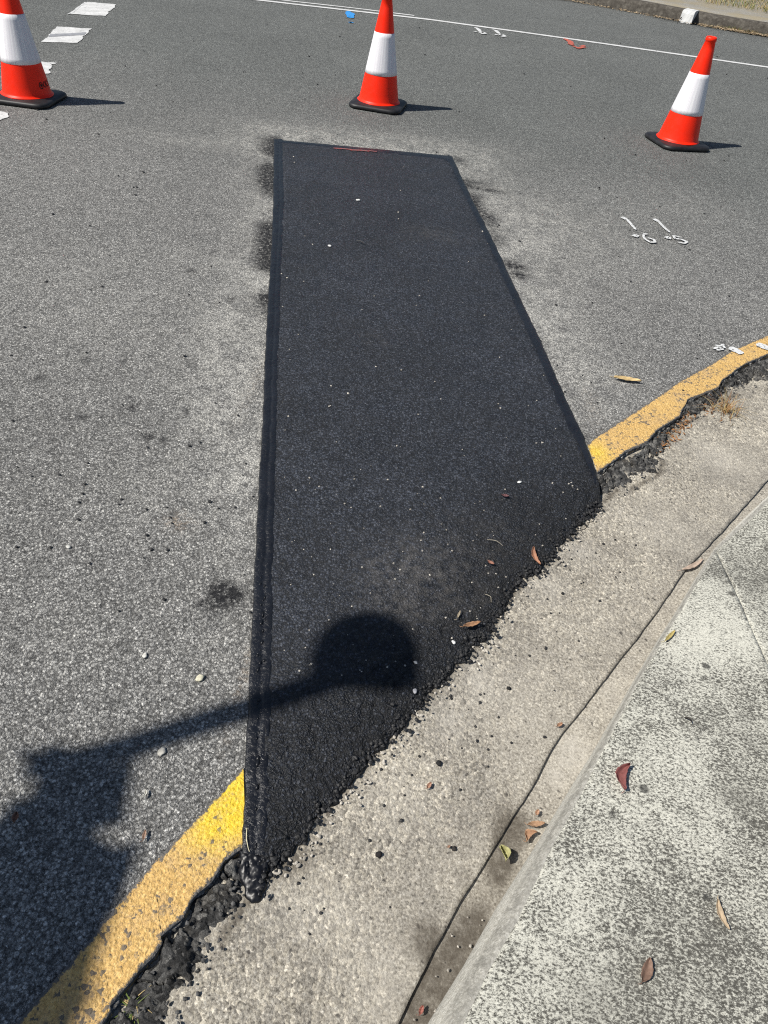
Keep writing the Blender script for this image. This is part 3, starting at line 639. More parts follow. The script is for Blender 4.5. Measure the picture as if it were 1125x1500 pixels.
def crumble(name, in_px, out_px, n, m, label, seed, deep):
    I, O = resample(GP(in_px, -0.004), n=n), resample(GP(out_px, Z_E), n=n); rows = []
    s = np.r_[0, np.cumsum(np.linalg.norm(np.diff(I, axis=0), axis=1))]
    O[:, :2] += ((fbm(s * 45, s * 0, 1, 4, seed) - .5) * 0.022)[:, None]
    for k in range(m + 1):
        u = k / m; r = I * (1 - u) + O * u
        big = fbm(r[:, 0], r[:, 1], 26, 3, seed + 1); fine = fbm(r[:, 0], r[:, 1], 95, 3, seed + 2)
        crack = np.abs(fbm(r[:, 0], r[:, 1], 17, 3, seed + 3) - .5); cr = np.exp(-(crack / 0.018) ** 2)
        edge = np.exp(-(u / (0.05 + 0.10 * vnoise(s * 30, s * 0, seed + 7))) ** 2) * np.clip(2.4 * fbm(s * 24, s * 0, 1, 3, seed + 5) - .35, .25, 1.5)                               # the crevice along the painted edge
        dome = math.sin(min(1, max(0, (1 - u) * 1.15)) * math.pi / 2) ** .6
        r[:, 2] = -0.028 + dome * deep + (big - .5) * 0.022 + (fine - .5) * 0.020 - cr * 0.018 - edge * 0.022
        if k == 0: r[:, 2] = -0.045
        if k == m: r[:, 2] = -0.040
        rows.append(r)
    return tag(sweep(name, rows, M['broken']), label, 'asphalt lip', 'crumbled lips of the old asphalt')
crumble('asphalt_lip', [(110, 1560)] + Y_left_in, [(225, 1575)] + E_left + [(372, 1300)], 460, 34, 'crumbling black asphalt lip between bright yellow line and gutter, grass weed in it', 90, 0.030)
crumble('asphalt_lip', [(866, 706)] + Y_right_in[0:4] + [(961, 633)] + Y_right_in[5:], [(866, 752), (881, 738)] + E_right, 460, 26, 'broken black asphalt lip below the faded yellow line beside the dry grass tuft', 120, 0.026)

# ------------------------------------------------------------------ white road markings and sprayed marks
def flat_poly(name, poly_px, mat, z, label, cat, group=None, pts=None, jagamp=0.004):
    P = GP(poly_px + [poly_px[0]], 0); st = max(0.01, np.linalg.norm(np.diff(P, axis=0), axis=1).sum() / 260)
    Q = jag(P, jagamp, 1.2 / st / 10, len(name) + int(abs(P[0, 0]) * 100) % 50, st)[:-1]
    return tag(region(name, Q, None, lambda V: np.full(len(V), z), mat), label, cat, group)
def stroke_mesh(lines, width, z, seed):
    V, Fc = [], []
    for li, (pts, w) in enumerate(lines):
        P = resample(GP(pts), n=max(6, len(pts) * 7)) if len(pts) > 1 else None
        t = np.gradient(P[:, :2], axis=0); t /= np.linalg.norm(t, axis=1)[:, None]; k = np.linspace(0, 1, len(P))
        ww = w * (0.75 + 0.5 * fbm(k * 9, k * 0 + li, 1, 3, seed + li)) * np.clip(np.minimum(k, 1 - k) * 8 + .45, 0, 1) / 2
        o = len(V)
        for p, d, q in zip(P, t, ww):
            V.append((p[0] - d[1] * q, p[1] + d[0] * q, z + .0007 * li)); V.append((p[0] + d[1] * q, p[1] - d[0] * q, z + .0007 * li))
        for i in range(len(P) - 1): Fc.append((o + 2 * i + 1, o + 2 * i + 3, o + 2 * i + 2, o + 2 * i))
    me = mesh_of('strokes', V, Fc, smooth=False)
    return me
def strokes(name, lines, mat, label, cat='spray mark', group=None, z=0.006, seed=1):
    return tag(link(name, stroke_mesh(lines, 0, z, seed), mat), label, cat, group)

def band(px, width):
    P = resample(np.vstack(px), n=120); t = np.gradient(P[:, :2], axis=0); t /= np.linalg.norm(t, axis=1)[:, None]
    n = np.stack([-t[:, 1], t[:, 0]], 1); out = []
    for k, u in enumerate((-.5, .5)):
        q = P.copy(); q[:, :2] += n * (u * width + 0.006 * (rng.random(len(P)) - .5)[:, None]); q[:, 2] = 0.004; out.append(q)
    return out
w0, w1 = G(374, 0), G(1125, 99); wd = np.array([0.9995, 0.02, 0])
line_pts = np.vstack([[(-30, 9.2, 0), (-14, 9.55, 0)], GP([(374, 0), (480, 12), (620, 27.7), (760, 46.8), (900, 66.5), (1125, 98.8)]), [(9, 10.0, 0), (30, 8.6, 0)]])
tag(sweep('white_line', band([line_pts], 0.085), M['white']), 'long continuous white edge line across the road behind the cones', 'road marking', 'white lines along the main road')
l2 = np.vstack([[(-30, 9.45, 0), (-14, 9.8, 0)], GP([(412, 0.5), (510, 11.2), (607, 23.2)])])
tag(sweep('white_line', band([l2], 0.055), M['white']), 'thinner white line that stops just past the middle cone', 'road marking', 'white lines along the main road')
blk = [([(101, 21), (127, 3.5), (170.7, 7), (154, 24)], 'plain white block of the dashed line farthest from the cone'), ([(61, 62), (83.5, 39.5), (133, 42.7), (114, 63.6)], 'white block of the dashed line with a grey scuff across its middle'),
       ([(14, 108), (34, 88), (83, 93), (71, 108.5)], 'flaking white block of the dashed line, half hidden behind the cone'), ([(-60, 183), (-38, 158), (14, 166), (0, 183)], 'white block of the dashed line just before the cone base')]
for k, (pl, lb) in enumerate(blk):
    b = flat_poly('line_block', pl, M['block'], 0.004, lb, 'road marking', 'white blocks of the dashed line', jagamp=0.022 if k != 2 else 0.045)
    if k == 1:
        sc = flat_poly('scuff', [(74, 50.8), (100, 49.6), (126, 48.2), (123.5, 52.2), (100, 53.4), (71, 55.0)], simple('grey_scuffed_paint', (0.27, 0.28, 0.30), 0.8, .2, .25, 20), 0.0055, None, None, jagamp=0.006); sc.parent = b
    if k == 0:
        sc = flat_poly('edge_flake', [(99, 22), (124, 3.8), (126, 3.9), (106, 20)], M['spray'], 0.0052, None, None, jagamp=0.008); sc.parent = b
wsp = 0.032
strokes('sprayed_number', [([(910.5, 319), (917.7, 323)], .028), ([(917, 322), (924, 330), (930.8, 338)], .018), ([(927.5, 345.4), (931, 347), (935, 348.2)], .040),
                           ([(948.5, 344.6), (943, 344.6), (941.6, 348), (944.5, 352.5), (952, 356.8), (959, 356.4), (957, 352.8), (948, 350)], .015)], M['spray'], 'white sprayed 1.6, the figure beside the pale dust of the patch', group='measurements sprayed on the road')
strokes('sprayed_number', [([(957.4, 321.8), (964.5, 326)], .028), ([(963.5, 325), (971, 333.5), (980.5, 341.8)], .018), ([(974.7, 348.2), (978, 349.8), (982.5, 350.8)], .038),
                           ([(996.5, 349.4), (985.5, 347.0), (988, 351.4), (996, 352.0), (1005.5, 356), (1002, 358.4), (992, 356.6)], .015)], M['spray'], 'white sprayed 1.5, the figure farther off from the black patch', group='measurements sprayed on the road')
strokes('sprayed_number', [([(696, 40.8), (700, 43), (703.8, 47.6)], .045), ([(695, 47), (698, 47.8)], .045), ([(703, 49), (707, 48), (710.4, 49.9), (705, 50.6)], .045)], M['spray'], 'white sprayed figure near the long white line, on the middle cone side of its twin', group='faint figures beside the white line')
strokes('sprayed_number', [([(721.5, 44.2), (726.5, 45.5), (731, 50.2)], .045), ([(724.5, 51.2), (729, 51.9)], .045), ([(731.5, 52.2), (735, 51.4), (739.3, 54), (734, 54.4)], .045)], M['spray'], 'white sprayed figure near the long white line, on the red paint side of its twin', group='faint figures beside the white line')
strokes('red_spray_mark', [([(825, 57.3), (832, 58.6)], .06), ([(829, 58.6), (835, 61.2), (836.5, 65)], .07), ([(833, 64.6), (840, 67.4)], .05), ([(838, 68.4), (845, 70.2)], .04), ([(844, 71.8), (850, 71), (857, 69.6)], .05), ([(850, 69.2), (856, 67.6)], .04)], M['red'], 'faint red spray squiggle beside the long white line')
strokes('red_spray_mark', [([(488, 219.6), (502, 220.4), (515, 221.6)], .018), ([(512, 222.4), (530, 223), (541, 224.4)], .022), ([(540, 223.6), (552, 225.2)], 0.012)], M['red2'], 'short red sprayed line on the end of the black patch', z=0.0115)
strokes('blue_spray_mark', [([(510.5, 17.2), (510, 21.5), (513, 25.6)], .06), ([(512.8, 19), (513.4, 27)], .085), ([(516.4, 20.6), (515, 24.6)], .05), ([(509.6, 24.4), (513, 25.2)], .03)], M['blue'], 'bright blue spray blot just before the double white line')
link('fleck', stroke_mesh([([(512, 33.8), (514, 33.2), (516, 34.2)], .04)], 0, .006, 4), M['blue'], bpy.data.objects['blue_spray_mark'])
strokes('white_spray_dash', [([(1067, 511.5), (1077, 516), (1086, 521)], .038)], M['spray'], 'white sprayed dash on the edge of the faded yellow line', z=0.0095, group='white dashes on the faded yellow line')
strokes('white_spray_dash', [([(1107, 506), (1118, 510.5), (1130, 515)], .042)], M['spray'], 'white sprayed dash right across the faded yellow line', z=0.0095, group='white dashes on the faded yellow line')
strokes('white_spray_mark', [([(1044, 512.5), (1052, 510), (1058, 513), (1049, 514.5)], .012), ([(1047, 507.5), (1055, 508.5), (1060, 506)], .010), ([(1056, 506), (1061, 512)], .012)], M['spray'], 'small thin white scribble on the road beside the yellow line')

# ------------------------------------------------------------------ traffic cones
def lathe(prof, n=64):
    V, Fc = [], []
    for r, z in prof:
        for k in range(n): a = 2 * math.pi * k / n; V.append((r * math.cos(a), r * math.sin(a), z))
    for j in range(len(prof) - 1):
        for k in range(n): Fc.append((j * n + k, j * n + (k + 1) % n, (j + 1) * n + (k + 1) % n, (j + 1) * n + k))
    return V, Fc
def sleeve_mat():
    t = NT('white_reflective_sleeve', 0.42, 0.5)
    x = t.n('ShaderNodeSeparateXYZ'); t.l(t.co, x.inputs[0]); a = t.math('ARCTAN2', x.outputs[1], x.outputs[0])
    cv = t.n('ShaderNodeCombineXYZ'); t.l(t.math('MULTIPLY', a, 3.0), cv.inputs[0]); t.l(t.math('MULTIPLY', x.outputs[2], 0.6), cv.inputs[1])
    st = t.noise(3.2, 3, .6, cv.outputs[0])
    c = t.mix(t.ramp(st, [(0.35, 0.0), (0.65, 1.0)]), (0.86, 0.86, 0.88), (0.70, 0.68, 0.73))
    c = t.mix(t.ramp(t.noise(60, 5, .8), [(0.74, 0.0), (0.78, 0.6)]), c, (0.36, 0.34, 0.36))
    t.col(c); t.rough(t.ramp(st, [(0.3, 0.35), (0.7, 0.6)])); t.bump(st, 0.15, 0.004); return t.m
M['sleeve'] = sleeve_mat()
R_AT = lambda z: 0.148 + (0.030 - 0.148) * (z - 0.045) / (0.70 - 0.045)
def make_cone():
    root = empty('traffic_cone', (0, 0, 0), 'x', 'traffic cone', 'orange cones set out behind the patch')
    # rubber base: chamfered square plate with a raised middle
    V, Fc = [], []; n = 64
    def ring(h, c, z):
        for k in range(n):
            a = 2 * math.pi * (k + .5) / n; ca, sa = math.cos(a), math.sin(a); p = 9
            r = (abs(ca) ** p + abs(sa) ** p) ** (-1 / p) * h; r = min(r, c)
            V.append((r * ca, r * sa, z))
    for h, c, z in ((.178, .225, 0.0), (.194, .245, .004), (.197, .248, .012), (.194, .245, .024), (.184, .233, .030), (.160, .180, .033), (.150, .152, .040)): ring(h, c, z)
    m = 7
    for j in range(m - 1):
        for k in range(n): Fc.append((j * n + k, j * n + (k + 1) % n, (j + 1) * n + (k + 1) % n, (j + 1) * n + k))
    link('base', mesh_of('cone_base', V, Fc), M['rubber'], root)
    prof = [(.160, .0345), (.161, .038), (.157, .042), (.150, .046)] + [(R_AT(z), z) for z in np.linspace(.055, .672, 14)] + [(R_AT(.672) + .004, .675), (R_AT(.68) + .0045, .690), (R_AT(.69) + .002, .698), (.024, .700), (.021, .690), (.020, .60)]
    V, Fc = lathe(prof); link('shell', mesh_of('cone_shell', V, Fc), M['orange'], root)
    V, Fc = lathe([(R_AT(.219) + .0004, .219)] + [(R_AT(z) + .0018, z) for z in np.linspace(.2195, .4765, 10)] + [(R_AT(.477) + .0004, .477)])
    link('reflective_band', mesh_of('cone_band', V, Fc), M['sleeve'], root)
    return root
def copy_tree(o):
    c = o.copy(); C.objects.link(c)
    for ch_ in o.children:
        k = ch_.copy(); C.objects.link(k); k.parent = c
    return c
cone0 = make_cone()
cone_spots = [((554, 155.5), -7, 'orange cone with white band standing straight behind the end of the black patch'),
              ((990, 211), 18, 'orange cone with white band standing alone on the road towards the far kerb'),
              ((42, 146), 0, 'orange cone with black print near its foot, among the dashed white blocks')]
cones = [cone0, copy_tree(cone0), copy_tree(cone0)]
for o, (p, rz, lb) in zip(cones, cone_spots):
    q = G(*p); o.location = (q[0], q[1], 0.0022); o.rotation_euler = (0, 0, math.radians(rz)); o['label'] = lb
# black print on the last cone: two round letters bent onto the shell
V, Fc = [], []
def on_shell(u, z):   # u: metres round the shell
    r = R_AT(z) + 0.0016; a = math.radians(-22) + u / r; return (r * math.cos(a), r * math.sin(a), z)
def glyph(cx, cz, rx, rz_, a0, a1, w):
    o = len(V); n = 26
    for k in range(n + 1):
        a = math.radians(a0 + (a1 - a0) * k / n)
        V.append(on_shell(cx + (rx - w) * math.cos(a), cz + (rz_ - w) * math.sin(a))); V.append(on_shell(cx + rx * math.cos(a), cz + rz_ * math.sin(a)))
    for k in range(n): Fc.append((o + 2 * k, o + 2 * k + 1, o + 2 * k + 3, o + 2 * k + 2))
glyph(0, .105, .017, .019, 0, 360, .005); glyph(0.001, .106, .008, .008, 0, 360, .0079); glyph(.034, .106, .014, .017, 0, 360, .005); glyph(.064, .106, .014, .017, 40, 320, .005); glyph(.094, .106, .014, .017, 0, 360, .005)
link('print', mesh_of('cone_print', V, Fc, smooth=False), M['ink'], cones[2])

# ------------------------------------------------------------------ far kerb, verge, marker
far_mat = NT('shade_toned_old_kerb_concrete', 0.92, 0.15); far_mat.col(far_mat.ramp(far_mat.noise(16, 7, .75), [(0.3, (0.04, 0.035, 0.03)), (0.5, (0.085, 0.077, 0.066)), (0.75, (0.19, 0.175, 0.15))])); far_mat.bump(far_mat.noise(40, 5, .7), .6, .01)  # shade of the kerb face put into the colour as a dark tone
FL = resample(np.c_[far_line, np.zeros(len(far_line))], 0.25)
tF = np.gradient(FL[:, :2], axis=0); tF /= np.linalg.norm(tF, axis=1)[:, None]; nF = np.stack([-tF[:, 1], tF[:, 0]], 1)
if nF[:, 1].mean() < 0: nF = -nF
def off(o, z, am=0.0):
    q = FL.copy(); q[:, :2] += nF * o; q[:, 2] = z + am * (fbm(q[:, 0] * 2, q[:, 1] * 2, 1, 3, 5) - .5); return q
tag(sweep('far_kerb', [off(-.02, -.06), off(-.02, .012), off(.02, .10, .03), off(.035, .128, .03), off(.06, .140, .02), off(.17, .145, .02)], far_mat.m), 'concrete kerb on the far side of the main road, shade painted into its dark colour', kind='structure')
vm = NT('gravelly_verge', 0.95, 0.1); vm.col(vm.mix(vm.ramp(vm.noise(2.2, 5, .7), [(0.42, 0.0), (0.6, 0.7)]), vm.ramp(vm.noise(55, 6, .8), [(0.32, (0.13, 0.125, 0.115)), (0.5, (0.26, 0.25, 0.225)), (0.7, (0.45, 0.43, 0.39))]), (0.27, 0.23, 0.15))); vm.bump(vm.noise(50, 5, .7), .7, .01)
tag(sweep('far_verge', [off(.17, .02), off(.17, .146, .02), off(.6, .150, .03), off(1.1, .16, .03), off(2.2, .19), off(6, .24), off(6, -.3)], vm.m), 'grey gravelly verge behind the far kerb', kind='structure')
# pale straw-coloured and green grass on the verge (too many blades to count)
def grass(name, spots, mats, label, cat='grass', kind='stuff', parent=None):
    V, Fc, mi = [], [], []
    for (x, y, z, h, lean, az, w, mk) in spots:
        o = len(V); dx, dy = math.cos(az), math.sin(az)
        for k, u in enumerate((0, .4, .75, 1)):
            b = lean * u * u; ww = w * (1 - u * .85) / 2
            V.append((x + dx * b * h - dy * ww, y + dy * b * h + dx * ww, z + h * u * (1 - .35 * min(1.4, lean) * u))); V.append((x + dx * b * h + dy * ww, y + dy * b * h - dx * ww, z + h * u * (1 - .35 * min(1.4, lean) * u)))
        for k in range(3): Fc.append((o + 2 * k, o + 2 * k + 1, o + 2 * k + 3, o + 2 * k + 2)); mi.append(mk)
    me = mesh_of(name, V, Fc, smooth=False)
    for m_ in mats: me.materials.append(m_)
    me.polygons.foreach_set('material_index', mi); me.update()
    return tag(link(name, me, None, parent), label, cat, kind=kind)
M['straw'] = simple('dry_straw', (0.42, 0.32, 0.15), .8, .2, .35, 15); M['green'] = simple('grass_green', (0.11, 0.15, 0.035), .7, .25, .4, 15); M['brown'] = simple('dead_leaf_brown', (0.24, 0.12, 0.05), .8, .2, .4, 20)
sp = []
gx0 = G(1016, 0, .17)[:2]; 
for i in range(9000):
    x = random.uniform(3.0, 9.0); base = np.interp(x, FL[:, 0], FL[:, 1]); o = 1.15 + random.random() ** 1.3 * 3.5
    if fbm(np.array([x]), np.array([o]), 1.3, 3, 8)[0] < .40 and random.random() < .8: continue
    sp.append((x, base + o, .15 + .02 * o, random.uniform(.04, .13), random.uniform(.3, 1.6), random.uniform(0, 6.28), .008, 0 if random.random() < .6 else 1))
for i in range(700):
    x = random.gauss(random.choice([4.05, 4.35, 4.9]), .16); base = np.interp(x, FL[:, 0], FL[:, 1]); sp.append((x, base - random.uniform(-.03, .06), .0, random.uniform(.02, .08), random.uniform(.4, 1.4), random.uniform(0, 6.28), .007, 0 if random.random() < .7 else 1))
grass('verge_grass', sp, [M['straw'], M['green']], 'dry straw and green grass on the far verge')
# dry leaf litter in the far gutter
V, Fc = [], []
for i in range(1500):
    x = random.uniform(1.5, 7.5) if random.random() < .35 else random.gauss(4.6, .7); base = np.interp(x, FL[:, 0], FL[:, 1]); c = np.array([x, base - .03 - abs(random.gauss(0, .06)), .004 + random.random() * .02])
    a, L, w = random.uniform(0, 6.28), random.uniform(.02, .055), random.uniform(.006, .016); d = np.array([math.cos(a), math.sin(a), random.uniform(-.2, .2)]); n_ = np.array([-d[1], d[0], 0])
    o = len(V); V += [c - d * L / 2, c + n_ * w, c + d * L / 2 + (0, 0, .006), c - n_ * w]; Fc.append((o, o + 1, o + 2, o + 3))
tag(link('leaf_litter', mesh_of('leaf_litter', V, Fc, smooth=False), simple('bleached_leaf_litter', (0.44, 0.34, 0.22), .85, .15, .6, 3)), 'bleached dry leaves swept along the foot of the far kerb', 'leaf litter', kind='stuff')
# white painted kerb block
mk = empty('kerb_marker', (0, 0, 0), 'white painted concrete block let into the far kerb', 'kerb marker')
a_, b_ = G(996, 31, 0.01), G(1013.5, 34.5, 0.01); tdir = (b_ - a_)[:2]; wdt = np.linalg.norm(tdir); tdir /= wdt; ndir = np.array([-tdir[1], tdir[0]]); ndir = ndir if ndir[1] > 0 else -ndir
mk.location = (a_[0], a_[1], 0.0); mk.rotation_euler = (0, 0, math.atan2(tdir[1], tdir[0]))
V = []; 
prof = [(-.05, .003), (-.05, .02), (-.03, .115), (-.012, .148), (.04, .158), (.20, .160)]
for u in np.linspace(0, 1, 7):
    for (o, z) in prof: V.append((u * wdt, o + .006 * (random.random() - .5), z + .006 * (random.random() - .5) if z > .01 else z))
Fc = [(i * 6 + j, (i + 1) * 6 + j, (i + 1) * 6 + j + 1, i * 6 + j + 1) for i in range(6) for j in range(5)] + [tuple(range(6)), tuple(36 + j for j in range(5, -1, -1))]
link('block', mesh_of('marker_block', V, Fc, smooth=False), white_paint('chalky_white_paint', .63), mk)
V = [(wdt * .03, -.056, .03), (wdt * .14, -.054, .055), (wdt * .14, -.054, .075), (wdt * .03, -.058, .055)]; 
link('chip', mesh_of('marker_chip', V, [(0, 1, 2, 3)], smooth=False), M['soil'], mk)

# the kerb and verge on the other side of the side street
LP = resample(np.c_[left_pts, np.zeros(len(left_pts))], 0.4); tL = np.gradient(LP[:, :2], axis=0); tL /= np.linalg.norm(tL, axis=1)[:, None]; nL = np.stack([-tL[:, 1], tL[:, 0]], 1)
if (nL @ np.array([-1.0, -.6])).mean() < 0: nL = -nL
def offL(o, z): q = LP.copy(); q[:, :2] += nL * o; q[:, 2] = z; return q
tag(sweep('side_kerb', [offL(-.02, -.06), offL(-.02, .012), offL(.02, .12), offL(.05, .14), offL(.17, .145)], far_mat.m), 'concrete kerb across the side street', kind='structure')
tag(sweep('side_verge', [offL(.17, .0), offL(.17, .146), offL(1, .16), offL(2.4, .18), offL(2.4, -.3)], M['ground']), 'grassy verge across the side street', kind='structure')

# ------------------------------------------------------------------ leaves, pebbles, weeds lying about
def surf_z(xy):
    V = np.array([xy[:2]], float)
    if inside(V, patch_poly)[0]: return float(z_patch(V)[0]) + .004
    if inside(V, np.vstack([Ds[:, :2], out_hi[::-1], out_lo[::-1]]))[0]: return float(z_path(V)[0]) + .001
    if inside(V, np.vstack([Bs[:, :2], Ds[::-1, :2]]))[0]: return Z_C + .006
    if inside(V, gut_core)[0]: return float(z_gutter(V)[0]) + .002
    return 0.003
def at(px, py):
    z = 0.0
    for _ in range(4): p = G(px, py, z); z = surf_z(p)
    return np.array([p[0], p[1], z])
def leaf(p0, p1, wid, col, label, curl=.25, bend=0.0, cat='leaf', rough=.6, lift=.004, group=None):
    """leaf lying from pixel p0 (stalk) to p1 (tip); bend curves it in plan"""
    a, b = at(*p0), at(*p1); c = (a + b) / 2; L = np.linalg.norm((b - a)[:2]); ang = math.atan2(b[1] - a[1], b[0] - a[0])
    g_ = sum(col) / 3; col = tuple((x * .72 + g_ * .28) * .9 for x in col)
    nu, nv = 15, 7; V, Fc = [], []
    for i in range(nu):
        u = i / (nu - 1); w = wid * (math.sin(math.pi * min(1, u * .96 + .02)) ** .8) * (1 - .25 * u) * (1 + .07 * math.sin(i * 2.3)) + .0004
        for j in range(nv):
            v = j / (nv - 1) * 2 - 1
            x = (u - .5) * L; y = v * w / 2 + bend * L * (u - .5) ** 2 * 4 - bend * L * .5
            z = lift + curl * wid * (v * v) + curl * L * .35 * (2 * u - 1) ** 2 * .5 + .0006 * (1 - abs(v)) * (1 if abs(v) > .1 else -1) + .0008 * math.sin(i * 1.7 + j)
            V.append((x, y, z + (b[2] - a[2]) * (u - .5)))
    for i in range(nu - 1):
        for j in range(nv - 1): Fc.append((i * nv + j, (i + 1) * nv + j, (i + 1) * nv + j + 1, i * nv + j + 1))
    o = len(V)
    for k in range(4):                                   # stalk
        for s_ in (-1, 1): V.append((-L / 2 - k * L * .05, s_ * .0007 + bend * L * .5 + .002 * k * k * .3, lift + curl * L * .175 + .0004))
    for k in range(3): Fc.append((o + 2 * k, o + 2 * k + 1, o + 2 * k + 3, o + 2 * k + 2))
    t = NT('leaf_colour', rough, .35); n = t.noise(180, 5, .7); n2 = t.noise(45, 4, .7)
    cc = t.ramp(n2, [(0.3, tuple(x * .55 for x in col)), (0.5, col), (0.72, tuple(min(1, x * 1.35) for x in col))]); cc = t.mix(t.ramp(n, [(0.6, 0), (0.72, .6)]), cc, tuple(x * .3 for x in col)); t.col(cc); t.bump(n, .4, .002)
    ob = link('fallen_leaf', mesh_of('fallen_leaf', V, Fc), t.m); md = ob.modifiers.new('thickness', 'SOLIDIFY'); md.thickness = .0006; md.offset = 1
    ob.location = c; ob.rotation_euler = (0, 0, ang); tag(ob, label, cat, group or 'leaves fallen on the corner'); return ob
BR, TAN, RED, YEL = (.30, .135, .045), (.45, .27, .13), (.27, .065, .055), (.55, .42, .07)
leaf((779, 804), (789, 830), .016, (.42, .16, .06), 'slender curled orange-brown leaf on the black patch close to the gutter', .3, .12)
leaf((714, 824), (723, 829), .012, (.34, .12, .06), 'tiny reddish brown leaf on the black patch', .3)
leaf((678, 920), (703, 914), .016, (.46, .22, .08), 'orange-brown leaf at the ragged edge of the black patch', .3)
leaf((669, 908), (674, 896), .006, (.45, .36, .22), 'thin straw-coloured leaf shred on the black patch', .2)
leaf((973, 941), (988, 925), .011, YEL, 'narrow yellow leaf on the kerb nose', .15)
leaf((908, 1158), (916, 1121), .026, RED, 'dark red leaf curled on the footpath slab', .35, -.22)
leaf((772, 1210), (797, 1208), .014, (.50, .27, .12), 'straight light brown leaf at the kerb foot', .3)
leaf((768, 1232), (783, 1219), .018, (.48, .24, .10), 'round curled light brown leaf at the kerb foot', .35, -.3)
leaf((784, 1196), (788, 1188), .010, (.50, .25, .12), 'small orange leaf scrap above the brown leaves in the channel', .3)
leaf((732, 1245), (741, 1266), .020, (.40, .38, .11), 'cupped yellow-green leaf in the silty channel', .75, -.25, lift=.008)
leaf((1047, 1320), (1064, 1364), .014, (.52, .37, .20), 'long twisted tan leaf on the mottled footpath', .3, .08)
leaf((940, 1441), (951, 1405), .021, (.24, .13, .08), 'dull brown leaf on the mottled footpath near its kerb', .2, .05)
leaf((898, 555), (938, 561), .032, (.62, .42, .13), 'ochre leaf lying on the grey road beside the faded yellow line', .2, -.03)
leaf((210, 1233), (214, 1217), .008, (.40, .22, .13), 'slim brown leaf on the shaded road beside the yellow line', .25)
leaf((22, 1207), (26, 1192), .014, (.32, .14, .07), 'brown leaf on the road at the tip of the broad shadow', .4)
leaf((211, 1170), (214, 1158), .006, (.62, .60, .52), 'bleached white leaf curl on the road beside the long narrow shadow', .4, .2)
leaf((815, 1066), (823, 1061), .010, (.46, .22, .10), 'small orange-brown leaf beside the gutter joint', .3)
leaf((625, 1157), (631, 1148), .010, (.46, .22, .12), 'small orange leaf in the middle of the gutter slab', .3)
leaf((614, 1488), (619, 1474), .009, (.40, .10, .06), 'small red leaf scrap in the silt at the kerb foot', .3)
leaf((1000, 836), (1030, 820), .016, (.52, .37, .26), 'pale pinkish leaf flat at the gutter joint by the ramp', .05, .05, lift=.002)
leaf((735, 727), (745, 729), .014, (.16, .05, .055), 'dark maroon leaf on the black patch', .2)
leaf((655, 1243), (659, 1240), .006, (.42, .22, .12), 'very small brown leaf flake on the lower gutter slab', .2)
# dry blade and thin twigs
def blade(pts, w, col, label, name='dry_stalk'):
    P = resample(np.array([at(*p) for p in pts]), n=16); t = np.gradient(P[:, :2], axis=0); t /= np.linalg.norm(t, axis=1)[:, None]; V, Fc = [], []
    for i, (p, d) in enumerate(zip(P, t)):
        h = .004 + .006 * math.sin(math.pi * i / 15); r = w * (1 - .6 * abs(i / 15 - .4)) / 2
        for a in range(5): an = 2 * math.pi * a / 5; V.append((p[0] - d[1] * r * math.cos(an), p[1] + d[0] * r * math.cos(an), p[2] + h + r * .6 * math.sin(an)))
    for i in range(15):
        for a in range(5): Fc.append((i * 5 + a, i * 5 + (a + 1) % 5, (i + 1) * 5 + (a + 1) % 5, (i + 1) * 5 + a))
    return tag(link(name, mesh_of(name, V, Fc), simple(name + '_dry', col, .6, .3)), label, 'twig', 'dry stalks lying about')
blade([(362, 1211), (361, 1232), (364, 1246), (367, 1252)], .0022, (.60, .55, .38), 'dry pale grass stalk stuck on the wet end of the long tape')
blade([(713, 792), (727, 796), (736, 801)], .0016, (.42, .38, .30), 'hair-thin curved dry stalk on the black patch')
blade([(710, 872), (718, 878), (719, 884)], .0016, (.42, .38, .30), 'short thin dry stalk at the patch edge')
blade([(522, 354), (534, 358)], .006, (.06, .06, .06), 'small dark twig with pale end on the far half of the patch', 'twig')
blade([(1002, 1052), (1013, 1060)], .006, (.035, .03, .026), 'short black twig lying on the footpath', 'twig')

def stone(px, py, r, col, label, sq=(1.25, .9, .4), cat='stone', group='stones lying about'):
    r = r * .62
    V, Fc = [], []; p = at(px, py); add_blob(V, Fc, (0, 0, 0), r, sq, int(px * 7 + py), 2, px)
    o = link('stone', mesh_of('stone', V, Fc), simple('stone_colour', col, .85, .2, .3, 120, .3)); o.location = (p[0], p[1], p[2] + r * sq[2] * .1); return tag(o, label, cat, group)
stone(293, 993, .014, (.58, .55, .42), 'pale cream pebble bedded in the grey road above the long narrow shadow')
stone(237, 1101, .013, (.50, .48, .43), 'pale flat stone at the edge of the long narrow shadow')
stone(212, 960, .010, (.55, .54, .50), 'light grey stone bedded in the road higher up than the cream pebble')
stone(100, 801, .009, (.50, .50, .47), 'light chip bedded in the open road away from the patch')
stone(608, 1012, .010, (.34, .34, .36), 'bluish grey stone at the foot of the round shadow')
stone(609, 970, .007, (.42, .42, .42), 'small grey stone in the edge of the round shadow')
stone(665, 941, .008, (.62, .62, .60), 'white chip on the black patch near its ragged edge')
stone(555, 1252, .010, (.022, .02, .02), 'round black asphalt crumb on the gutter slab', (1, 1, .8))
stone(643, 1118, .010, (.02, .02, .02), 'black asphalt crumb below the patch on the gutter', (1.1, .9, .8))
stone(745, 1008, .008, (.02, .02, .02), 'black crumb on the upper gutter', (1, 1, .8))
stone(665, 1243, .008, (.03, .028, .026), 'black crumb by the gutter joint', (1, 1, .8))
stone(525, 293, .016, (.62, .62, .60), 'white chip on the far end of the black patch')
stone(483, 360, .014, (.55, .55, .54), 'whitish chip near the twig on the patch')
stone(761, 706, .009, (.66, .66, .64), 'white chip on the black patch near the flat tape')

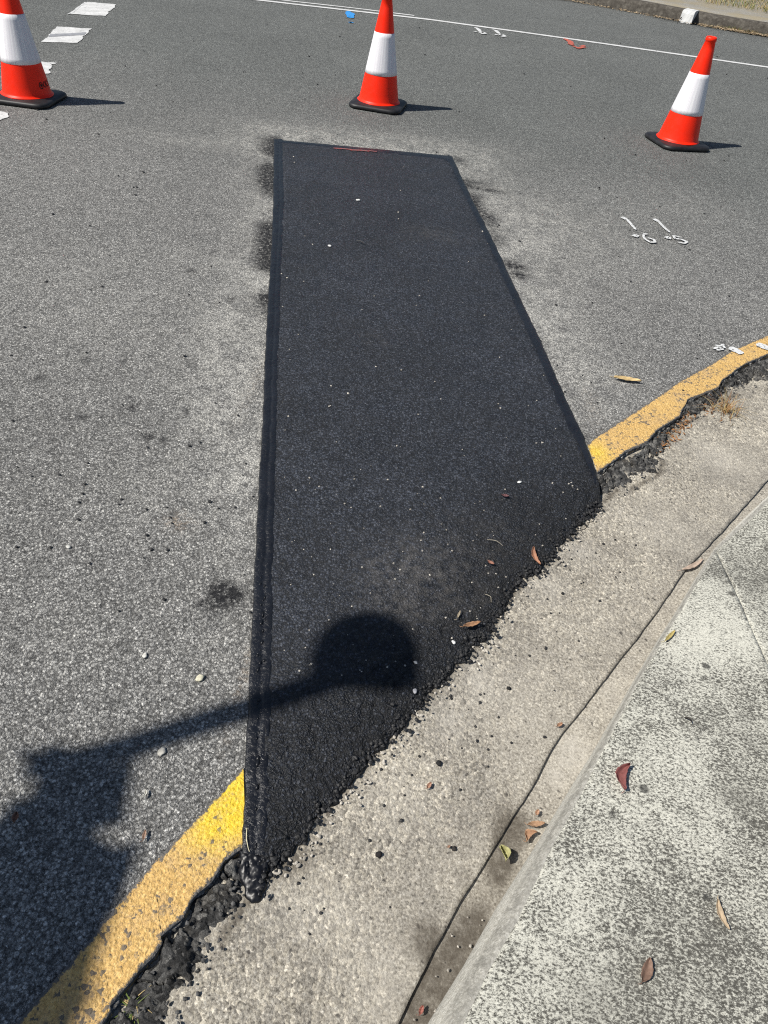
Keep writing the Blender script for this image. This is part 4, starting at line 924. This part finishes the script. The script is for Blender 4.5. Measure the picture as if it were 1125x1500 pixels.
# loose asphalt crumbs and pale grit: more than one could count
def scatter(name, items, mat, label, cat):
    V, Fc = [], []
    for i, (p, r, sq) in enumerate(items): add_blob(V, Fc, (p[0], p[1], p[2] + r * .3), r, sq, i, 1, i)
    return tag(link(name, mesh_of(name, V, Fc, smooth=False), mat), label, cat, kind='stuff')
items = []
rl = np.c_[ragged, np.zeros(len(ragged))]
for i in range(620):
    k = random.randrange(4, len(rl)); q = rl[k]; d = random.gauss(.007, .010); t = ragged[min(k + 1, len(rl) - 1)] - ragged[k - 1]; t /= np.linalg.norm(t)
    x, y = q[0] - t[1] * d, q[1] + t[0] * d; items.append(((x, y, -.010 + .010 * max(0, d) / .02), random.uniform(.0018, .0062), (1, random.uniform(.6, 1.3), random.uniform(.5, .9))))
for i in range(75):
    k = random.randrange(4, len(rl)); q = rl[k]; x, y = q[0] + abs(random.gauss(0, .10)), q[1] - abs(random.gauss(0, .07)); V_ = np.array([[x, y]])
    if inside(V_, gut_core)[0]: items.append(((x, y, float(z_gutter(V_)[0])), random.uniform(.0015, .0048), (1, .9, .8)))
tag_m = NT('black_asphalt_crumbs', .6, .35); tag_m.col(tag_m.ramp(tag_m.noise(90, 3), [(0.3, (.010, .010, .011)), (0.7, (.035, .035, .036))]))
scatter('asphalt_crumbs', items, tag_m.m, 'loose black asphalt crumbs along the ragged edge of the patch', 'crumbs')
items = []
for i in range(420):
    py = random.uniform(230, 1000) ** 1.0; px = random.uniform(410, 880); p = G(px, py)
    if not inside(np.array([p[:2]]), patch_poly)[0]: continue
    if random.random() > (.35 if py < 650 else .8): continue
    items.append(((p[0], p[1], float(z_patch(np.array([p[:2]]))[0])), random.uniform(.0008, .0030) * (1 + p[1] * .15), (1, random.uniform(.6, 1.2), .6)))
for i in range(200):
    k = random.randrange(4, len(rl)); q = rl[k]; d = random.gauss(.014, .012); x, y = q[0] + d * .8, q[1] - d * .6
    items.append(((x, y, Z_E + .001), random.uniform(.0015, .0050), (1.2, .8, .45)))
for i in range(12):
    u = random.random(); px, py = 590 + 90 * u + random.uniform(-5, 40), 1497 - 160 * u; p = at(px, py); items.append(((p[0], p[1], p[2]), random.uniform(.001, .003), (1, .8, .6)))
scatter('pale_grit', items, simple('pale_grit_stone', (.42, .39, .34), .85, .2, .6, 30), 'scattered pale grit and stone chips on the patch and gutter', 'grit')
items = []
for i in range(260):
    px, py = random.uniform(0, 1125), random.uniform(20, 900); p = G(px, py)
    if inside(np.array([p[:2]]), patch_poly)[0] or not inside(np.array([p[:2]]), road_poly)[0]: continue
    items.append(((p[0], p[1], .002), random.uniform(.002, .005) * (1 + p[1] * .12), (1, random.uniform(.6, 1.2), .5)))
scatter('road_crumbs', items, tag_m.m, 'small black crumbs spilled over the grey road', 'crumbs')

def lip_grains(in_px, out_px, n, seed):
    I, O = resample(GP(in_px, 0), n=200), resample(GP(out_px, 0), n=200); r_ = random.Random(seed); out = []
    for i in range(n):
        k, u = r_.randrange(200), r_.uniform(.12, 1.02); p = I[k] * (1 - u) + O[k] * u
        out.append(((p[0] + r_.gauss(0, .003), p[1] + r_.gauss(0, .003), -.004 - .012 * max(0, u - .3) + r_.gauss(0, .003)), r_.uniform(.0014, .0046), (1, r_.uniform(.6, 1.2), r_.uniform(.5, .9))))
    return out
lg = simple('lip_grain_stone', (.075, .074, .072), .85, .25, .75, 60)
scatter('lip_grains', lip_grains(Y_left_in, E_left + [(372, 1300)], 110, 3) + lip_grains([(866, 706)] + Y_right_in, [(868, 742), (884, 736)] + E_right, 300, 4), lg, 'angular stones and crumbs breaking out of the crumbled lips', 'crumbs')
for cr in ([(820, 800), (838, 787), (858, 772), (872, 757)],):
    P = resample(np.array([at(*p) for p in cr]), n=60); P[:, :2] += (np.stack([fbm(np.arange(60) * .35, np.zeros(60), 1, 3, 5), fbm(np.arange(60) * .35, np.ones(60), 1, 3, 9)], 1) - .5) * .02
    P[:, 2] = z_gutter(P[:, :2]); t_ = np.gradient(P[:, :2], axis=0); t_ /= np.linalg.norm(t_, axis=1)[:, None]; w_ = (.0002 + .0010 * fbm(np.arange(60) * .3, np.zeros(60), 1, 3, 2))[:, None]
    A_, B_ = P.copy(), P.copy(); A_[:, :2] += np.stack([-t_[:, 1], t_[:, 0]], 1) * w_; B_[:, :2] -= np.stack([-t_[:, 1], t_[:, 0]], 1) * w_; A_[:, 2] += .0012; B_[:, 2] += .0012
    sweep('crack', [B_, A_], M['soil'], parent=gutter)

# weeds and litter caught in the broken lip
def tuft(name, px, py, n, h, spread, mats, wts, label):
    c = G(px, py, -.02); s_ = []
    for i in range(n):
        a = random.uniform(0, 6.28); r = abs(random.gauss(0, spread)); s_.append((c[0] + r * math.cos(a), c[1] + r * math.sin(a), -.022, h * random.uniform(.5, 1.2), random.uniform(.5, 1.9), random.uniform(0, 6.28), .0028, random.choices(range(len(mats)), wts)[0]))
    o = grass(name, s_, mats, label, 'grass tuft', kind=None); o['group'] = 'weeds in the broken lip'; return o
tuft('grass_tuft', 196, 1478, 26, .032, .008, [M['green'], M['straw']], (3, 2), 'small green grass weed growing in the crumbled lip below the yellow line')
tuft('dry_grass_tuft', 1062, 603, 90, .07, .030, [M['straw'], M['brown']], (3, 2), 'dry straw-coloured grass tuft at the broken lip on the gutter edge')
V, Fc = [], []
for i in range(260):
    u = random.random(); px, py = 965 + 45 * u + random.gauss(0, 6), 655 - 45 * u + random.gauss(0, 5)
    if i > 190: px, py = random.gauss(1040, 14), random.gauss(598, 6)
    c = G(px, py, -.018 + random.random() * .012); a, L, w = random.uniform(0, 6.28), random.uniform(.008, .03), random.uniform(.001, .004); d = np.array([math.cos(a), math.sin(a), random.uniform(-.3, .3)]); n_ = np.array([-d[1], d[0], .3])
    o = len(V); V += [c - d * L / 2, c + n_ * w, c + d * L / 2, c - n_ * w]; Fc.append((o, o + 1, o + 2, o + 3))
tag(link('plant_litter', mesh_of('plant_litter', V, Fc, smooth=False), M['brown']), 'reddish brown plant litter caught under the faded yellow line', 'leaf litter', kind='stuff')

# ------------------------------------------------------------------ made-up tree and lamp out of view, added to throw the lower-left shadow
def lift(g, z): return np.array([g[0], g[1], 0]) + SUN * (z / SUN[2])
mass = [(100, 1113), (149, 1121), (172, 1143), (160, 1177), (146, 1207), (123, 1225), (127, 1259), (160, 1250), (183, 1263), (172, 1307), (157, 1345), (142, 1386), (127, 1442), (112, 1500)]
massL = [(64, 1113), (66, 1135), (71, 1162), (48, 1196), (22, 1218), (0, 1235)]
mw = np.vstack([GP(mass)[:, :2], [(-.52, -.1), (-.9, -1.2), (-2.6, -1.8), (-3.6, -1.4), (-3.6, -.2), (-2.2, .3), (-1.3, .36)], GP(massL[::-1])[:, :2]])  # shadow outline that the added crown leaves are placed to fill
bark = simple('tree_bark', (0.13, 0.10, 0.075), .95, .1, .4, 25, .8)
leafm = NT('tree_leaf', .55, .35); leafm.col(leafm.ramp(leafm.noise(1.7, 4), [(0.3, (0.035, 0.06, 0.018)), (0.7, (0.09, 0.13, 0.04))]))
tree = empty('added_tree', (-9.9, -2.6, 0.16), 'unseen leafy tree added across the side street to shade the corner', 'tree')
def tube(V, Fc, P, R, n=10):
    P = np.asarray(P, float); o = len(V); t = np.gradient(P, axis=0)
    for p, d, r in zip(P, t, R):
        d = d / np.linalg.norm(d); u = np.cross(d, (0.3, 0.9, .2)); u /= np.linalg.norm(u); v = np.cross(d, u)
        for k in range(n): a = 2 * math.pi * k / n; V.append(tuple(p + r * (math.cos(a) * u + math.sin(a) * v)))
    for i in range(len(P) - 1):
        for k in range(n): Fc.append((o + i * n + k, o + i * n + (k + 1) % n, o + (i + 1) * n + (k + 1) % n, o + (i + 1) * n + k))
base = np.array(tree.location)
leaf_pos = []
for lo_, hi_, cnt in (((-.95, -.15), (-.3, .8), 22000), ((-3.6, -1.8), (-.35, .95), 6000)):
    q = np.array(lo_) + rng.random((cnt * 4, 2)) * (np.array(hi_) - np.array(lo_)); q = q[inside(q, mw)][:cnt]
    leaf_pos += [lift(g_, 3.3 + random.random() * 0.5) for g_ in q]
crown_c = base + np.array([.6, .2, 5.6])
for i in range(14000):
    d = np.array([random.gauss(0, 1) for _ in range(3)]); d /= np.linalg.norm(d); d *= random.random() ** .4 * np.array([2.6, 2.6, 1.7]); p = crown_c + d
    if fbm(p[0] * 1.0 + 3, p[1] + p[2] * .7, 1.2, 3, 4) > .44:
        g = p - SUN * (p[2] / SUN[2])
        if g[0] < -3.2: leaf_pos.append(p)
V, Fc = [], []
for i_, p in enumerate(leaf_pos):
    a, b, s_ = random.uniform(0, 6.28), random.uniform(-.9, .9), (random.uniform(.012, .022) if i_ < 22000 else random.uniform(.05, .09)); d = np.array([math.cos(a), math.sin(a), b * .5]); d /= np.linalg.norm(d); n_ = np.cross(d, (random.gauss(0, .5), random.gauss(0, .5), 1)); n_ /= np.linalg.norm(n_)
    o = len(V); V += [p - d * s_, p + n_ * s_ * .55, p + d * s_, p - n_ * s_ * .55]; Fc.append((o, o + 1, o + 2, o + 3))
V = [tuple(np.array(v) - base) for v in V]
link('crown', mesh_of('crown', V, Fc, smooth=False), leafm.m, tree)
V, Fc = [], []
tube(V, Fc, [(0, 0, -.1), (.05, .02, .8), (.12, .05, 1.8), (.3, .1, 3.0), (.5, .2, 4.2), (.6, .2, 5.6), (.6, .2, 6.6)], [.24, .19, .17, .15, .11, .07, .03])
link('trunk', mesh_of('trunk', V, Fc), bark, tree)
m_c = lift((-1.6, -.5), 3.55) - base; m_e = lift((-.62, .3), 3.55) - base
for P, R_ in (([(.3, .1, 3.0), (1.8, .4, 3.4), m_c * .8, m_c, m_e], [.11, .085, .06, .04, .012]), ([(.4, .15, 3.7), (-.5, .9, 4.8), (-1.0, 1.7, 5.6)], [.08, .05, .02]), ([(.45, .2, 4.0), (.2, -1.0, 4.9), (0, -1.8, 5.7)], [.08, .05, .02]),
              ([m_c * .8, lift((-1.9, -1.2), 3.55) - base], [.04, .012]), ([m_c, lift((-.9, .1), 3.55) - base, lift((-.72, .45), 3.55) - base], [.03, .02, .01])):
    V, Fc = [], []; P = np.array(P, float); P3 = resample(P, n=14); s_ = np.linspace(0, 1, len(P)); tube(V, Fc, P3, np.interp(np.linspace(0, 1, 14), s_, R_), 8); link('limb', mesh_of('limb', V, Fc), bark, tree)
# lamp: added out of view, arm bent and lantern shaped to fit the shadow outline
HL = 3.7
hidden = [(-3.9, -.70), (-2.6, -.10), (-1.5, .10), (-.95, .22)] + [tuple(G(*p)[:2]) for p in ((0, 1330), (62, 1275), (98, 1205), (100, 1160), (90, 1134), (84, 1123))]
lamp_arm = hidden + [tuple(G(*p)[:2]) for p in ((140, 1108), (200, 1091), (310, 1054), (400, 1028), (480, 1000))]
AP = np.array([lift(q, HL) for q in lamp_arm]); AP = resample(AP, n=240)
lb_ = AP[0].copy(); steel = simple('galvanised_steel', (.42, .43, .44), .45, .5, .15, 12)
lamp = empty('added_lamp', (lb_[0] - .35, lb_[1] - .1, 0.16), 'unseen galvanised lamp added across the side street to cast the round-headed shadow', 'street lamp')
lbv = np.array(lamp.location)
V, Fc = [], []; tube(V, Fc, [(0, 0, -.1), (0, 0, 2.4), (0, 0, HL - .6), (.03, .01, HL - .32), (.15, .04, HL - .19)] + [tuple(AP[0] - lbv)], [.075, .065, .055, .05, .045, .04], 14); link('mast', mesh_of('mast', V, Fc), steel, lamp)
V, Fc = [], []; tube(V, Fc, AP - lbv, np.full(240, .033), 12); link('arm', mesh_of('lamp_arm', V, Fc), steel, lamp)
# flat D-shaped lantern head with chamfered rim
out = [(468, 1004), (505, 1010), (560, 1013), (600, 1014), (613, 1005), (612, 985), (613, 960), (606, 935), (590, 914), (566, 902), (540, 898), (512, 903), (488, 918), (470, 940), (462, 965), (463, 988)]
OW = np.array([lift(G(*p)[:2], HL) for p in out]) - lbv; cc_ = OW.mean(0); V, Fc = [], []
for sc_, dz in ((.93, .022), (1.0, .010), (1.0, -.012), (.95, -.020)):
    for p in OW: V.append((cc_[0] + (p[0] - cc_[0]) * sc_, cc_[1] + (p[1] - cc_[1]) * sc_, p[2] + dz))
nn = len(out)
for j in range(3):
    for k in range(nn): Fc.append((j * nn + k, j * nn + (k + 1) % nn, (j + 1) * nn + (k + 1) % nn, (j + 1) * nn + k))
Fc += [tuple(range(nn)), tuple(range(4 * nn - 1, 3 * nn - 1, -1))]
link('lantern', mesh_of('lantern', V, Fc, smooth=False), steel, lamp)
